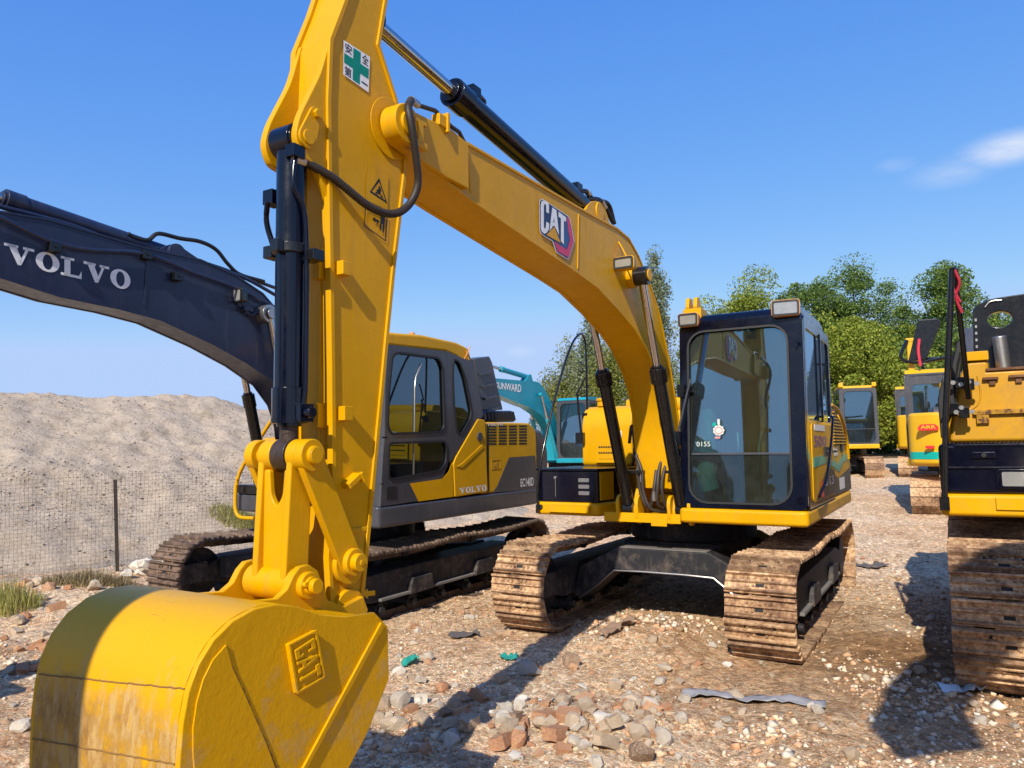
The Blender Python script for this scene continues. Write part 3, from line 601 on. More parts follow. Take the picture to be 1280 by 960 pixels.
    e=Z([(158,140),(166,116),(182,103),(205,105),(528,322),(557,362),(580,480),(611,655),(542,884),(518,884),(382,797),(348,690),(330,645),(210,574),(178,548),(160,500)])
    b=B(); put2(b,e,[tuple(range(len(e)))],yb,'y'); obj('logo_ground',b,'logo_navy',lg,smooth=0)
    b=B(); polys(b,[Z([(515,330),(552,365),(606,652),(541,874),(390,790),(355,685),(345,660),(400,690),(515,772),(558,640),(530,480)])],yb+.001); obj('logo_hexagon',b,'logo_pink',lg,smooth=0)
    b=B(); polys(b,[Z([(488,400),(515,385),(548,640),(510,762),(405,700),(430,695),(478,705)])],yb+.0015); obj('logo_shade',b,'logo_blue',lg,smooth=0)
    C=[(275,185),(268,150),(240,125),(205,112),(178,122),(165,170),(165,480),(180,530),(215,558),(245,545),(272,505),(278,470),(278,418),(238,398),(236,455),(225,490),(212,485),(207,460),(207,190),(215,160),(232,165),(238,200),(238,268),(276,288)]
    A1=[(318,205),(375,243),(411,578),(350,452),(330,440),(325,400),(345,405),(340,330)]; A2=[(318,205),(340,330),(328,400),(325,445),(283,520),(292,440)]
    T_=[(402,262),(505,340),(503,400),(476,382),(475,702),(434,655),(434,352),(403,330)]
    b=B(); polys(b,[Z(C),Z([(345,330),(375,243),(411,578),(350,452)]),Z([(318,205),(375,243),(345,330),(333,400),(322,470),(283,522)]),Z([(326,400),(352,412),(354,455),(322,455)]),Z(T_)],yb+.0022); obj('logo_letters',b,'white',lg,smooth=0)
    b=B(); polys(b,[Z([(348,465),(432,682),(240,572)])],yb+.0026); obj('logo_triangle',b,'yellow',lg,smooth=0)
    # boom work lamp and cylinder pin boss
    x,z=CAT.onL(.28,[(803,342)])[0]; PB=(1.985,2.86)
    PB=CAT.onL(.24,[(802,345)])[0]
    b=B(); b.cyl((PB[0],-.31,PB[1]),(PB[0],.31,PB[1]),.048,n=24); b.cyl((PB[0],.14,PB[1]),(PB[0],.19,PB[1]),.085,n=24); b.cyl((PB[0],-.19,PB[1]),(PB[0],-.15,PB[1]),.085,n=24); obj('boom_cylinder_pin',b,'yellow',bm_,.004)
    lx,lz=CAT.onL(.22,[(781,329)])[0]; lo=lamp(R,lx+.02,.215,lz,.17,.10,.09,'yellow',name='boom_lamp')
    b=B(); b.box(lx-.09,lx-.05,.13,.25,lz-.02,lz+.02); b.tube([(lx-.05,.22,lz+.05),(lx-.08,.16,lz+.16),(lx-.1,.12,lz+.22)],.006); obj('lamp_bracket',b,'yellow',lo,.004)
    # boom cylinders either side
    base=(1.075,1.03)
    for y in (.235,-.24):
        o,m,d=ram(R,'boom_cylinder',base,PB,y,.63,.052,.030,'black')
        e=B(); e.cyl((PB[0],y-.05,PB[1]),(PB[0],y+.06,PB[1]),.072,n=26); e.cyl((PB[0],y+.06,PB[1]),(PB[0],y+.068,PB[1]),.05,n=20); obj('end_cap',e,'black',o,.004)
        e=B()
        for t in (.93,): 
            c=np.array([base[0],y,base[1]])*(1-.63*t)+np.array([PB[0],y,PB[1]])*(.63*t); dd=np.array(d); e.cyl(c,c+dd*.025,.062,n=24)
        for k in range(16):
            t=2*pi*k/16; u=np.cross(d,[0,1,0]); c=m-np.array(d)*.13; off_=.06*(u*cos(t)+np.array([0,1,0])*sin(t)); e.cyl(c+off_,c+off_+np.array(d)*.11,.007,n=5)
        obj('gland_collar',e,'black',o)
        e=B(); s=1 if y>0 else -1
        c=base; e.box(base[0]-.06,base[0]+.10,y-.1 if y>0 else y-.02,y+.02 if y>0 else y+.16,1.335,1.36); obj('hose_clamp_plate',e,'black',o,.003)
    # hoses at boom foot
    for k,(pts) in enumerate([
        [(.95,.16,1.02),(1.06,.10,1.04),(1.12,.08,1.20),(1.08,.10,1.38),(1.0,.16,1.55),(.98,.22,1.48)],
        [(.92,.12,1.0),(1.10,.04,1.06),(1.14,.05,1.22),(1.09,.06,1.40),(1.04,.12,1.52),(1.02,.2,1.40)],
        [(.95,-.02,1.0),(1.12,-.02,1.04),(1.15,.02,1.2),(1.1,.03,1.36)],
        [(1.02,-.20,1.45),(1.08,-.17,1.55),(1.12,-.13,1.40),(1.12,-.12,1.2),(1.1,-.06,1.04),(1.0,.02,1.0)],
        [(1.02,-.22,1.40),(1.10,-.16,1.48),(1.14,-.09,1.36),(1.14,-.08,1.18),(1.12,-.02,1.03),(1.0,.08,1.0)],
        [(.98,-.26,1.6),(1.06,-.2,1.75),(1.04,-.18,1.55)]]):
        b=B(); b.tube(pts,.015,n=10); h=obj('hydraulic_hose',b,'hose',R)
        b=B(); p=pts[-2] if k<3 else pts[2]; b.cyl((p[0],p[1],p[2]-.10),(p[0],p[1],p[2]-.02),.018,n=6); obj('hose_fitting',b,'steel',h)
    # ---------------- stick cylinder
    o,m,d=ram(R,'stick_cylinder',(2.30,3.31),(4.79,3.575),.0,.725,.072,.036,'navy')
    b=B(); dd=np.array(d); up=np.cross([0,1,0],dd)*-1
    pA=m-dd*.2+up*.085; pB=np.array([2.30,0,3.31])+dd*.25+up*.08
    b.tube([tuple(pA+up*.02+np.array([0,.02,0])),tuple(pA-dd*.12+up*.03),tuple(pA-dd*.22+up*-.005),tuple(pB)],.012); b.box(-.04,.04,-.03,.03,-.03,.05,Matrix.Translation(pA)); b.box(-.04,.04,-.03,.03,-.03,.05,Matrix.Translation(pB)); obj('cylinder_pipe',b,'navy',o)
    for pts in ([(735,248),(752,252),(766,278)],[(722,238),(734,240),(742,250),(760,255),(768,280)]):
        l=CAT.onL(.05,pts); b=B(); b.tube([(p[0],.05,p[1]) for p in l],.017,n=10); h=obj('hydraulic_hose',b,'rubber',R)
        p,q=l[1],l[2]; b=B(); b.cyl((p[0],.05,p[1]),(p[0]*.7+q[0]*.3,.05,p[1]*.7+q[1]*.3),.022,n=8); obj('hose_fitting',b,'steel',h)
    # ---------------- arm (stick)
    al,ar=.11,-.10
    AF=[(4.93,3.86),(5.0,3.62),(5.055,3.46),(5.135,3.26),(5.145,3.0),(5.135,2.67),(5.11,1.9),(5.10,1.44),(5.12,1.15),(5.10,.93)]
    AB=[(4.72,3.86),(4.80,3.62),(4.85,3.38),(4.73,3.18),(4.66,3.0),(4.665,2.83),(4.74,2.40),(4.785,2.09),(4.817,1.855),(4.93,1.05),(4.955,.90)]
    am=box_beam(R,'arm',AF,AB,ar,al,'yellow',bevel=.006)
    b=B()
    for line,sg in ((AF,1),(AB,-1)):
        l0=off(line,.016*sg); l1=off(line,-.006*sg)
        for y0,y1 in ((al-.02,al+.010),(ar-.010,ar+.02)): b.prism(l0+l1[::-1],y0,y1)
    obj('flange_edge',b,'yellow',am,.003)
    b=B(); b.cyl((N[0],.112,N[1]),(N[0],.117,N[1]),.14,n=36); b.cyl((N[0],-.124,N[1]),(N[0],-.102,N[1]),.15,n=36); obj('pivot_ring',b,'yellow',am,.005)
    b=B(); b.cyl((5.02,-.13,.93),(5.02,.13,.93),.085,n=28); b.cyl((5.03,-.14,1.12),(5.03,.14,1.12),.085,n=28); obj('arm_tip_boss',b,'yellow',am,.005)
    # cylinder lug on the front face
    LT=(5.265,2.80)
    b=B()
    for y0,y1 in ((.075,.108),(-.098,-.065)):
        b.prism(roundpoly([(5.10,3.27),(5.13,3.30),(5.19,3.10),(LT[0]+.035,LT[1]+.08),(LT[0]+.058,LT[1]-.01),(LT[0]+.02,LT[1]-.085),(LT[0]-.05,LT[1]-.09),(5.12,2.55)],.05),y0,y1)
    obj('cylinder_lug',b,'yellow',am,.006)
    b=B(); b.prism(capsule((LT[0]-.04,LT[1]+.11),(LT[0],LT[1]-.0),.03,.045),.108,.120); b.cyl((LT[0],.12,LT[1]),(LT[0],.128,LT[1]),.03,n=20); b.cyl((LT[0]-.04,.12,LT[1]+.11),(LT[0]-.04,.138,LT[1]+.11),.02,n=6); b.cyl((LT[0],-.1,LT[1]),(LT[0],.11,LT[1]),.035,n=20); obj('lug_pin',b,'yellow',am,.003)
    for (u,v) in ((427,335),(429,517)):
        x,z=CAT.onL(.12,[(u-5,v)])[0]; b=B(); b.box(x-.05,x+.0,.10,.15,z-.028,z+.03); obj('pipe_bracket',b,'yellow',am,.003)
    x,z=CAT.onL(.12,[(438,600)])[0]; b=B(); b.box(-.045,.045,-.02,.035,-.012,.012,Matrix.Translation((x,.12,z))@Matrix.Rotation(.55,4,'Y')); b.box(-.045,-.03,-.02,.04,-.03,.012,Matrix.Translation((x,.12,z))@Matrix.Rotation(.55,4,'Y')); obj('pipe_bracket',b,'yellow',am,.003)
    x,z=CAT.onL(.12,[(446,663)])[0]; b=B(); b.box(x-.07,x+.09,.105,.117,z-.01,z+.01); obj('weld_rib',b,'yellow',am,.003)
    for (u,v) in ((398,338),(392,520)):
        x,z=CAT.onL(.02,[(u,v)])[0]; b=B(); b.box(5.10,5.155,.035,.075,z-.05,z+.05); obj('pipe_bracket',b,'yellow',am,.003)
    b=B(); b.box(5.115,5.128,.045,.055,1.55,2.5); b.box(5.14,5.15,.07,.076,2.7,3.15); obj('weld_rib',b,'yellow',am,.003)
    # decals on the arm web
    ya=al+.0035
    Z1=lambda L:CAT.onL(ya,zm(.25,300,0,L)); Z2=lambda L:CAT.onL(ya,zm(.25,300,220,L))
    q=Z1([(518,200),(650,285),(643,462),(515,372)])
    b=B(); polys(b,[q],ya); sg_=obj('safety_first_decal',b,'white',am,smooth=0)
    cr=[(.36,.96),(.64,.96),(.64,.64),(.97,.64),(.97,.36),(.64,.36),(.64,.04),(.36,.04),(.36,.36),(.03,.36),(.03,.64),(.36,.64)]
    b=B(); c=quadmap(cr,q); put2(b,c,[tuple(range(12))],ya+.0006,'y'); obj('green_cross',b,'green_ink',sg_,smooth=0)
    b=B()
    sub=lambda u0,u1,v0,v1:quadmap([(u0,v1),(u1,v1),(u1,v0),(u0,v0)],q)
    for ch_,r_ in (('安',(.05,.31,.70,.97)),('全',(.69,.95,.70,.97)),('第',(.05,.31,.03,.30)),('一',(.70,.95,.14,.18))): text(b,ch_,sub(*r_),ya+.0008,bold=.01)
    obj('lettering',b,'ink',sg_,smooth=0)
    dq=Z1([(645,828),(715,862)])+Z2([(742,0),(738,172),(628,118),(632,0)])
    b=B(); polys(b,[dq],ya); wd=obj('warning_decal',b,'yellow',am,smooth=0)
    tri=Z2([(695,10),(736,138),(648,80)]); tin=Z2([(695,28),(726,122),(658,76)])
    b=B(); put2(b,tri+tin,[(0,1,4,3),(1,2,5,4),(2,0,3,5)],ya+.0008,'y')
    for L_ in ([(692,50),(700,52),(705,70),(698,95),(690,80)],[(680,70),(688,66),(700,85),(690,92)],[(700,88),(712,100),(716,112),(704,104)],[(676,78),(684,80),(688,92),(676,86)]): polys(b,[Z2(L_)],ya+.0008)
    l2=Z2([(625,152),(738,200),(730,328),(620,250)]); l3=Z2([(629,160),(733,204),(726,320),(624,247)])
    put2(b,l2+l3,[(i,(i+1)%4,4+(i+1)%4,4+i) for i in range(4)],ya+.0008,'y')
    for L_ in ([(662,215),(676,205),(676,215),(686,219),(686,212),(698,232),(684,240),(684,230),(676,226),(676,234)],[(703,196),(716,192),(726,210),(722,232),(720,282),(712,280),(712,240),(707,240),(706,275),(699,270),(702,225)]): polys(b,[Z2(L_)],ya+.0008)
    obj('warning_print',b,'ink',wd,smooth=0)
    # arrow on the arm edge near the bottom
    a_=CAT.onL(ya,[(452,742),(459,736),(459,739),(468,738),(468,744),(459,745),(459,748)]); b=B(); b.prism(a_,ya,ya+.004); obj('arrow_mark',b,'yellow',am,smooth=0)
    # ---------------- bucket cylinder and linkage
    LP=(5.262,1.553)
    o,m,d=ram(R,'bucket_cylinder',LT,LP,.03,.895,.059,.035,'navy',rodmat='grease')
    e=B(); e.cyl((LT[0],-.035,LT[1]),(LT[0],.072,LT[1]),.068,n=26); obj('barrel_eye',e,'navy',o,.004)
    e=B(); dd=np.array(d)
    for t,rr,hh in ((.815,.0635,.01),(.885,.069,.02),(.70,.0,0)):
        if rr: c=np.array([LT[0],.03,LT[1]])*(1-t)+np.array([LP[0],.03,LP[1]])*t; e.cyl(c,c+dd*hh,rr,n=32)
    obj('gland_ring',e,'navy',o)
    e=B()
    e.tube([(5.30,.085,2.72),(5.31,.092,2.60),(5.265,.102,2.5),(5.25,.102,2.3),(5.25,.102,1.84),(5.26,.095,1.72)],.011,n=10)
    e.tube([(5.31,-.055,2.56),(5.29,-.08,2.48),(5.27,-.05,2.36)],.012); e.box(5.25,5.31,-.085,-.03,2.55,2.61)
    e.box(5.27,5.33,.06,.11,2.71,2.76)
    e.box(5.22,5.29,.06,.12,1.68,1.75); e.cyl((5.26,.09,1.715),(5.26,.155,1.715),.022,n=10); obj('cylinder_pipe',e,'navy',o,.003)
    e=B()
    for z in (2.36,): 
        e.cyl((5.264,.03,z-.02),(5.264,.03,z+.02),.070,n=30); e.box(5.24,5.30,-.09,-.04,z-.025,z+.025); e.box(5.30,5.36,.02,.06,z-.025,z+.025); e.box(5.20,5.26,.08,.15,z-.05,z-.005)
    obj('pipe_clamp',e,'black',o,.004)
    # big looping hose from the bucket cylinder to the boom nose
    l=CAT.onL(.16,[(384,192),(398,197),(425,222),(460,258),(487,268),(504,258),(510,235),(504,205),(496,165),(495,140),(505,128),(520,131)])
    ys=[.07,.085,.13,.165,.175,.19,.215,.235,.245,.23,.20,.165]
    b=B(); b.tube([(p[0],y,p[1]) for p,y in zip(l,ys)],.0155,n=14,k=10); h=obj('hydraulic_hose',b,'hose',R)
    b=B(); P_=catmull([(p[0],y,p[1]) for p,y in zip(l[1:-1],ys[1:-1])],16)
    for i in range(0,len(P_)-1): 
        d_=P_[i+1]-P_[i]; d_/=np.linalg.norm(d_); b.cyl(P_[i],P_[i]+d_*.0045,.0182,n=12)
    obj('hose_guard',b,'hose',h)
    b=B(); b.cyl((l[0][0],ys[0],l[0][1]),(l[1][0],ys[1],l[1][1]),.021,n=10); b.cyl((l[-2][0],ys[-2],l[-2][1]),(l[-1][0],ys[-1],l[-1][1]),.02,n=10); obj('hose_fitting',b,'steel',h)
    # link pin, H link, side links
    EP=(5.285,1.075); AP=(5.035,1.125)
    b=B(); b.cyl((LP[0],-.165,LP[1]),(LP[0],.178,LP[1]),.036,n=28); b.cyl((LP[0],.176,LP[1]),(LP[0],.182,LP[1]),.032,n=24); obj('linkage_pin',b,'yellow',R,.003); b=B()
    b.cyl((EP[0],-.19,EP[1]),(EP[0],.19,EP[1]),.033,n=28); b.cyl((EP[0],.19,EP[1]),(EP[0],.215,EP[1]),.028,n=24); obj('linkage_pin',b,'yellow',R,.003); b=B()
    b.cyl((AP[0],-.18,AP[1]),(AP[0],.20,AP[1]),.036,n=28); b.cyl((AP[0],.20,AP[1]),(AP[0],.206,AP[1]),.012,n=12); obj('linkage_pin',b,'yellow',R,.003)
    b=B()
    for y0,y1 in ((.07,.118),(-.08,-.01)): b.cyl((LP[0],y0,LP[1]),(LP[0],y1,LP[1]),.062,n=30)
    b.cyl((EP[0],-.125,EP[1]),(EP[0],.115,EP[1]),.062,n=30)
    for y0,y1 in ((.075,.105),(-.078,-.048)): b.prism(capsule((LP[0],LP[1]-.0),(EP[0],EP[1]),.055,.058),y0,y1)
    T=roundpoly([(-.05,1.50),(-.02,1.50),(-.01,1.40),(.02,1.36),(.05,1.40),(.06,1.50),(.08,1.50),(.08,1.10),(-.05,1.10)],.02)
    b.prism(T,5.285,5.312,'x'); obj('bucket_link',b,'yellow',R,.008)
    b=B(); b.cyl((LP[0],-.008,LP[1]),(LP[0],.068,LP[1]),.066,n=30); obj('greasy_rod_end',b,'grease',R,.005)
    for y0,y1 in ((.118,.150),(-.152,-.122)):
        b=B(); b.prism(capsule(LP,AP,.058,.06),y0,y1); b.cyl((LP[0],y0-.002,LP[1]),(LP[0],y1+.012,LP[1]),.062,n=30); b.cyl((AP[0],y0-.002,AP[1]),(AP[0],y1+.022,AP[1]),.055,n=28); obj('side_link',b,'yellow',R,.005)
    # ---------------- bucket
    prof=[(5.955,.30),(5.975,.45),(5.985,.62),(5.985,.74),(5.978,.84),(5.962,.92),(5.932,.985),(5.885,1.04),(5.82,1.08),(5.74,1.100),(5.66,1.098),(5.57,1.075),(5.47,1.03),(5.36,1.0)]
    # plate outline continues round the mouth to the tooth edge
    plate=[(5.86,.06),(5.93,.16)]+prof[:-1]+[(5.455,1.026),(5.35,1.0),(5.20,.985),(5.125,.92),(5.118,.73),(5.24,.57),(5.33,.49),(5.74,.0)]
    BL_,BR_=.41,-.335
    b=B()
    b.prism(plate,BL_-.022,BL_); b.prism(plate,BR_,BR_+.022)
    bk=obj('bucket',b,'bucket',R,.004)
    outer=[(5.80,.0),(5.86,.05),(5.93,.16)]+prof+[(5.20,.97)]
    inner=shrink(outer,.0); 
    b=B(); o1=catmull(outer,4); nrm=[]
    o2=[]
    for i,p in enumerate(o1):
        t=o1[min(i+1,len(o1)-1)]-o1[max(i-1,0)]; t/=np.linalg.norm(t); o2.append(p-np.array([t[1],-t[0]])*.02)
    # make sure the inner skin is inside (towards the mouth)
    c=np.array([5.55,.6]); o2=[p+(c-p)/np.linalg.norm(c-p)*.02 for p in o1]
    b.prism([tuple(p) for p in o1]+[tuple(p) for p in o2[::-1]],BR_+.021,BL_-.021); obj('bucket_shell',b,'bucket_shell',bk,.002,smooth=30)
    # welded wear seams over the shell
    b=B()
    for z_,dz_ in ((.925,.055),(.735,.06)):
        pts=[]; 
        for k in range(60):
            y=BR_+.02+(BL_-BR_-.04)*k/59; zz=z_-dz_*(1-k/59)+random.uniform(-.0012,.0012); oo=[p for p in o1 if p[0]>5.85]; xx=float(np.interp(zz,[p[1] for p in oo],[p[0] for p in oo])); pts.append((xx+.0005,y,zz))
        b.tube(pts,.0028,n=5,smooth=False)
    obj('shell_weld',b,'weld',bk)
    Z4=lambda L,l=BL_:CAT.onL(l,zm(.40625,0,700,L))
    b=B(); l=Z4([(690,260),(712,330),(745,400),(780,480),(815,560),(850,640),(880,700)])
    P_=catmull([(p[0],BL_+.001,p[1]) for p in l],10); P_=[p+np.array([random.uniform(-.003,.003),0,random.uniform(-.003,.003)]) for p in P_]; b.tube([tuple(p) for p in P_],lambda t:.0032,n=6,smooth=False); obj('plate_weld',b,'weld',bk)
    b=B(); l=Z4([(682,262),(640,310),(610,370),(590,440),(578,520),(578,600),(583,660)]); l=[(p[0]-.012,p[1]-.0) for p in l]; l2=Z4([(845,640),(815,560),(780,480),(745,400),(712,330)])
    b.prism(l+l2,BL_,BL_+.006); obj('side_wear_plate',b,'bucket',bk,.002)
    b=B(); l=Z4([(1168,190),(1176,205),(940,640),(900,720),(885,712),(925,640)]); b.prism(l,BL_,BL_+.010); obj('stiffener_bar',b,'yellow',bk,.003)
    # raised emblem
    q=Z4([(875,258),(962,212),(990,358),(900,412)]); b=B(); b.prism(roundpoly(q,.008),BL_,BL_+.014); em=obj('raised_emblem',b,'bucket',bk,.004)
    qi=Z4([(886,266),(956,228),(978,352),(907,394)]); b=B(); 
    b.prism(q,BL_+.0135,BL_+.016) if 0 else None
    n4=4; b.ring(resample(q,24),resample(shrink(q,.012) if True else q,24),BL_+.013,BL_+.020)
    tq=Z4([(952,232),(976,350),(914,386),(892,272)])
    def letter(L,s0,s1,b):                       # L strokes in unit square -> quad span
        for st in L: 
            pp=quadmap([(s0+(s1-s0)*u,v) for u,v in st],tq); b.prism(pp,BL_+.013,BL_+.022)
    w=.26
    letter([[(0,0),(0,1),(w,1),(w,0)],[(w,1),(1,1),(1,.8),(w,.8)],[(w,.2),(1,.2),(1,0),(w,0)],[(.75,.8),(1,.8),(1,.62),(.75,.62)],[(.75,.38),(1,.38),(1,.2),(.75,.2)]],.04,.30,b)
    letter([[(0,0),(.38,1),(.62,1),(.26,0)],[(.62,1),(1,0),(.74,0),(.45,.9)],[(.3,.22),(.7,.22),(.66,.4),(.34,.4)]],.35,.66,b)
    letter([[(0,1),(1,1),(1,.8),(0,.8)],[(.36,.8),(.64,.8),(.64,0),(.36,0)]],.70,.97,b)
    obj('embossed_letters',b,'bucket',em,.002)
    # ears
    b=B()
    ear=[(5.88,1.035),(5.80,1.075),(5.74,1.094),(5.66,1.10),(5.52,1.06),(5.42,1.05),(5.375,1.075),(5.345,1.12),(5.315,1.145),(5.27,1.148),(5.225,1.12),(5.20,1.07),(5.17,1.0),(5.08,.96),(4.97,.98),(4.94,.92),(4.98,.86),(5.12,.84),(5.4,.9)]
    for y0,y1 in ((.125,.153),(-.165,-.135)): b.prism(ear,y0,y1); 
    b.cyl((EP[0],.150,EP[1]),(EP[0],.178,EP[1]),.05,n=28); b.cyl((EP[0],-.19,EP[1]),(EP[0],-.16,EP[1]),.05,n=28)
    obj('bucket_ear',b,'yellow',bk,.005)
    b=B(); b.cyl((EP[0]+.035,.15,EP[1]+.01),(EP[0]+.035,.195,EP[1]+.01),.010,n=8); obj('retaining_bolt',b,'yellow',bk)
    for k in range(5):
        y=-.36+.18*k; b=B(); b.prism([(5.86,.06),(5.80,.09),(5.66,-.06),(5.68,-.08)],y-.035,y+.035); obj('bucket_tooth',b,'steel',bk,.006)
    return R
main_excavator()

# ================================================================== EXCAVATOR WITH THE DARK BLUE BOOM (left)
def blue_boom_excavator():
    R=empty('excavator',VOL.mat(),'yellow and charcoal excavator with dark blue boom, standing left behind the big yellow one','excavator')
    make_tracks(R,1.75,-2.15,.34,1.99,.5,shoe='track_dark')
    b=B(); b.box(-.86,.86,-.5,.5,.25,.5); b.box(-.5,.5,-.7,.7,.4,.66); 
    for sx in (-1,1):
        for sy in (-1,1): b.prism([(.3*sx,.25*sy),(.5*sx,.05*sy),(1.25*sx,.82*sy),(.9*sx,.86*sy)],.28,.5,'z')
    obj('car_body',b,'frame_black',R,.01)
    b=B(); b.cyl((0,0,.62),(0,0,.90),.58,n=40); obj('slewing_ring',b,'frame_black',R,.006)
    zL=lambda L,l=1.25:VOL.onL(l,zm(.302,440,390,L))
    b=B(); b.prism(roundpoly([(1.20,.2),(1.20,1.255),(-1.8,1.255),(-2.1,.9),(-2.1,-.9),(-1.8,-1.255),(.72,-1.255),(.72,-.65),(.6,-.5),(.6,.2)],.05),.90,1.10,'z'); dk=obj('revolving_deck',b,'grey_dark',R,.03,seg=3)
    # body and cab
    b=B(); b.prism(roundpoly([(-.50,1.1),(-.50,1.90),(-1.62,1.905),(-1.78,1.82),(-1.80,1.5),(-1.80,1.1)],.06),-1.2,1.245); eh=obj('engine_house',b,'yellow',R,.025,seg=3)
    b=B(); b.prism(roundpoly([(-1.6,.92),(-1.6,1.86),(-2.05,1.82),(-2.2,1.55),(-2.2,1.05),(-2.1,.92)],.08),-1.2,1.2); obj('counterweight',b,'grey_dark',R,.05)
    b=B(); dp=zL([(545,560),(640,600),(755,590),(763,735),(575,748),(590,730),(650,603)],1.247); dp=zL([(650,602),(757,594),(766,734),(583,747),(600,722)],1.247); b.prism(dp,1.246,1.249); obj('charcoal_decal_panel',b,'grey_dark',eh,smooth=0)
    b=B(); b.prism(rrect(-.67,-.63,1.12,1.88,.005),1.2455,1.247); obj('panel_gap',b,'louvre',eh)
    # louvres
    for r_ in range(7):
        for c_ in range(4):
            u0=565+c_*42; v0=470+r_*12+ (2-c_)*.5
            b=B(); b.prism(roundpoly(zL([(u0,v0),(u0+33,v0-.5),(u0+33,v0+6),(u0,v0+6.5)],1.2465),.008),1.2462,1.2475); obj('vent_slot',b,'louvre',eh)
    b=B(); q=zL([(558,460),(625,459),(625,470),(558,472)],1.2475); slab('VOLVO',q,b,1.2482); obj('hood_lettering',b,'white',eh,smooth=0)
    b=B(); q=zL([(440,729),(551,714),(553,741),(441,752)],1.2475); slab('VOLVO',q,b,1.2615); lt=obj('door_lettering',b,'white',eh,smooth=0)
    b=B(); q=zL([(697,690),(751,683),(751,719),(697,724)],1.2475); text(b,'EC140D',q,1.2505,bold=.02); obj('model_lettering',b,'white',eh,smooth=0)
    b=B(); l1=zL([(578,612),(614,610),(615,650),(579,652)],1.246); l2=shrink(l1,.012); b.ring(l1,l2,1.246,1.249); l3=zL([(588,640),(588,630),(604,620),(604,645),(596,645)],1.246); b.prism(l3,1.246,1.249); obj('fuel_mark',b,'yellow_old',eh,smooth=0)
    b=B(); b.prism(roundpoly(zL([(520,442),(548,447),(560,744),(424,766),(418,628),(428,600)]),.02),1.20,1.260); sd=obj('side_door',b,'yellow',eh,.01)
    x,z=zL([(524,517)])[0]; b=B(); b.cyl((x,1.258,z),(x,1.275,z),.05,n=26); obj('door_knob',b,'grey_dark',sd,.004)
    b=B(); l=zL([(430,640),(455,625),(540,545),(545,560),(455,645)],1.26); b.prism(l,1.258,1.268); obj('pressed_rib',b,'yellow',sd,.006)
    # cab (hand-traced side outline with real thickness)
    N_=40
    o=resample(zL([(150,138),(300,146),(395,165),(445,185),(500,205),(528,320),(545,440),(520,443),(430,598),(418,628),(418,765),(240,786),(118,806),(120,700),(132,500),(140,250)],1.25),N_)
    b=B()
    full=zL([(150,138),(300,146),(395,165),(445,185),(500,205),(520,440),(430,598),(416,640),(416,760),(118,804),(120,700),(132,500),(140,250)],1.25)
    up=roundpoly(zL([(165,180),(190,165),(360,188),(378,230),(385,480),(370,500),(160,508),(145,470),(150,330)],1.25),.05)
    lo=roundpoly(zL([(150,540),(385,532),(394,560),(393,625),(365,660),(160,698),(148,680)],1.25),.05)
    rw=roundpoly(zL([(420,190),(445,205),(470,270),(498,410),(492,445),(450,515),(432,495),(420,380),(415,250)],1.25),.05)
    # plate split into three bands so that each has one opening
    def band(outer,hole):
        o_=np.array(resample(outer,48)); h_=np.array(resample(hole,48)); c=h_.mean(0)
        ao=np.arctan2(o_[:,1]-c[1],o_[:,0]-c[0]); ah=np.arctan2(h_[:,1]-c[1],h_[:,0]-c[0]); o_=o_[np.argsort(ao)]; h_=h_[np.argsort(ah)]
        b.ring([tuple(p) for p in o_],[tuple(p) for p in h_],1.215,1.250)
    band(zL([(150,135),(395,163),(400,523),(135,523),(138,300)]),up)
    band(zL([(135,523),(400,523),(402,600),(400,625),(375,690),(240,709),(122,716),(128,600)]),lo)
    band(zL([(395,163),(445,185),(503,208),(545,436),(520,440),(425,600),(402,625),(400,523)]),rw)
    b.prism(zL([(122,716),(240,709),(276,782),(118,806)]),1.215,1.250)
    b.ring(rrect(.27,1.20,1.06,2.60,.05),rrect(.36,1.11,1.3,2.5,.12),1.05,1.10,'x'); b.ring(rrect(.27,1.20,1.3,2.6,.05),rrect(.38,1.08,1.85,2.45,.1),-.42,-.38,'x')
    b.ring(rrect(-.42,1.08,1.10,2.60,.05),rrect(-.32,.96,1.6,2.5,.1),.235,.27,'y')
    cb=obj('cab',b,'grey_dark',R,.004)
    b=B(); yl=zL([(240,710),(375,690),(400,660),(415,622),(420,764),(276,784)],1.252); b.prism(yl,1.2505,1.2535); obj('yellow_sill_panel',b,'yellow',cb,smooth=0)
    b=B(); l=zL([(140,725),(182,720),(182,770),(140,776)],1.25); b.prism(l,1.2505,1.256); dh=obj('door_handle',b,'rubber',cb,.003)
    for nm,pl_,g_ in (('door_window',up,'glass_dark'),('lower_door_window',lo,'glass_dark'),('rear_side_window',rw,'glass_dark')):
        b=B(); b.prism(shrink(pl_,-.01),1.228,1.232); w_=obj(nm,b,g_,cb,smooth=0)
        b=B(); n_=len(pl_); b.ring(shrink(pl_,-.003),shrink(pl_,.018),1.247,1.258); obj('window_seal',b,'rubber',w_,smooth=30)
    x0,z0=zL([(262,508)])[0]; x1,z1=zL([(268,172)])[0]; b=B(); b.tube([(x0,1.236,z0),(x0-.0,1.236,z0+.45),(x0-.02,1.236,z0+.56),(x0-.10,1.236,z0+.70)],.009,smooth=False); b.box(x0-.006,x0+.006,1.22,1.24,1.31,z0); obj('window_bar',b,'steel',cb)
    b=B(); b.box(1.07,1.074,.34,1.13,1.25,2.55); obj('windscreen',b,'glass',cb,smooth=0); b=B(); b.box(-.405,-.400,.36,1.1,1.83,2.47); obj('rear_window',b,'glass',cb,smooth=0); b=B(); b.box(-.34,.98,.25,.253,1.58,2.52); obj('side_window',b,'glass',cb,smooth=0)
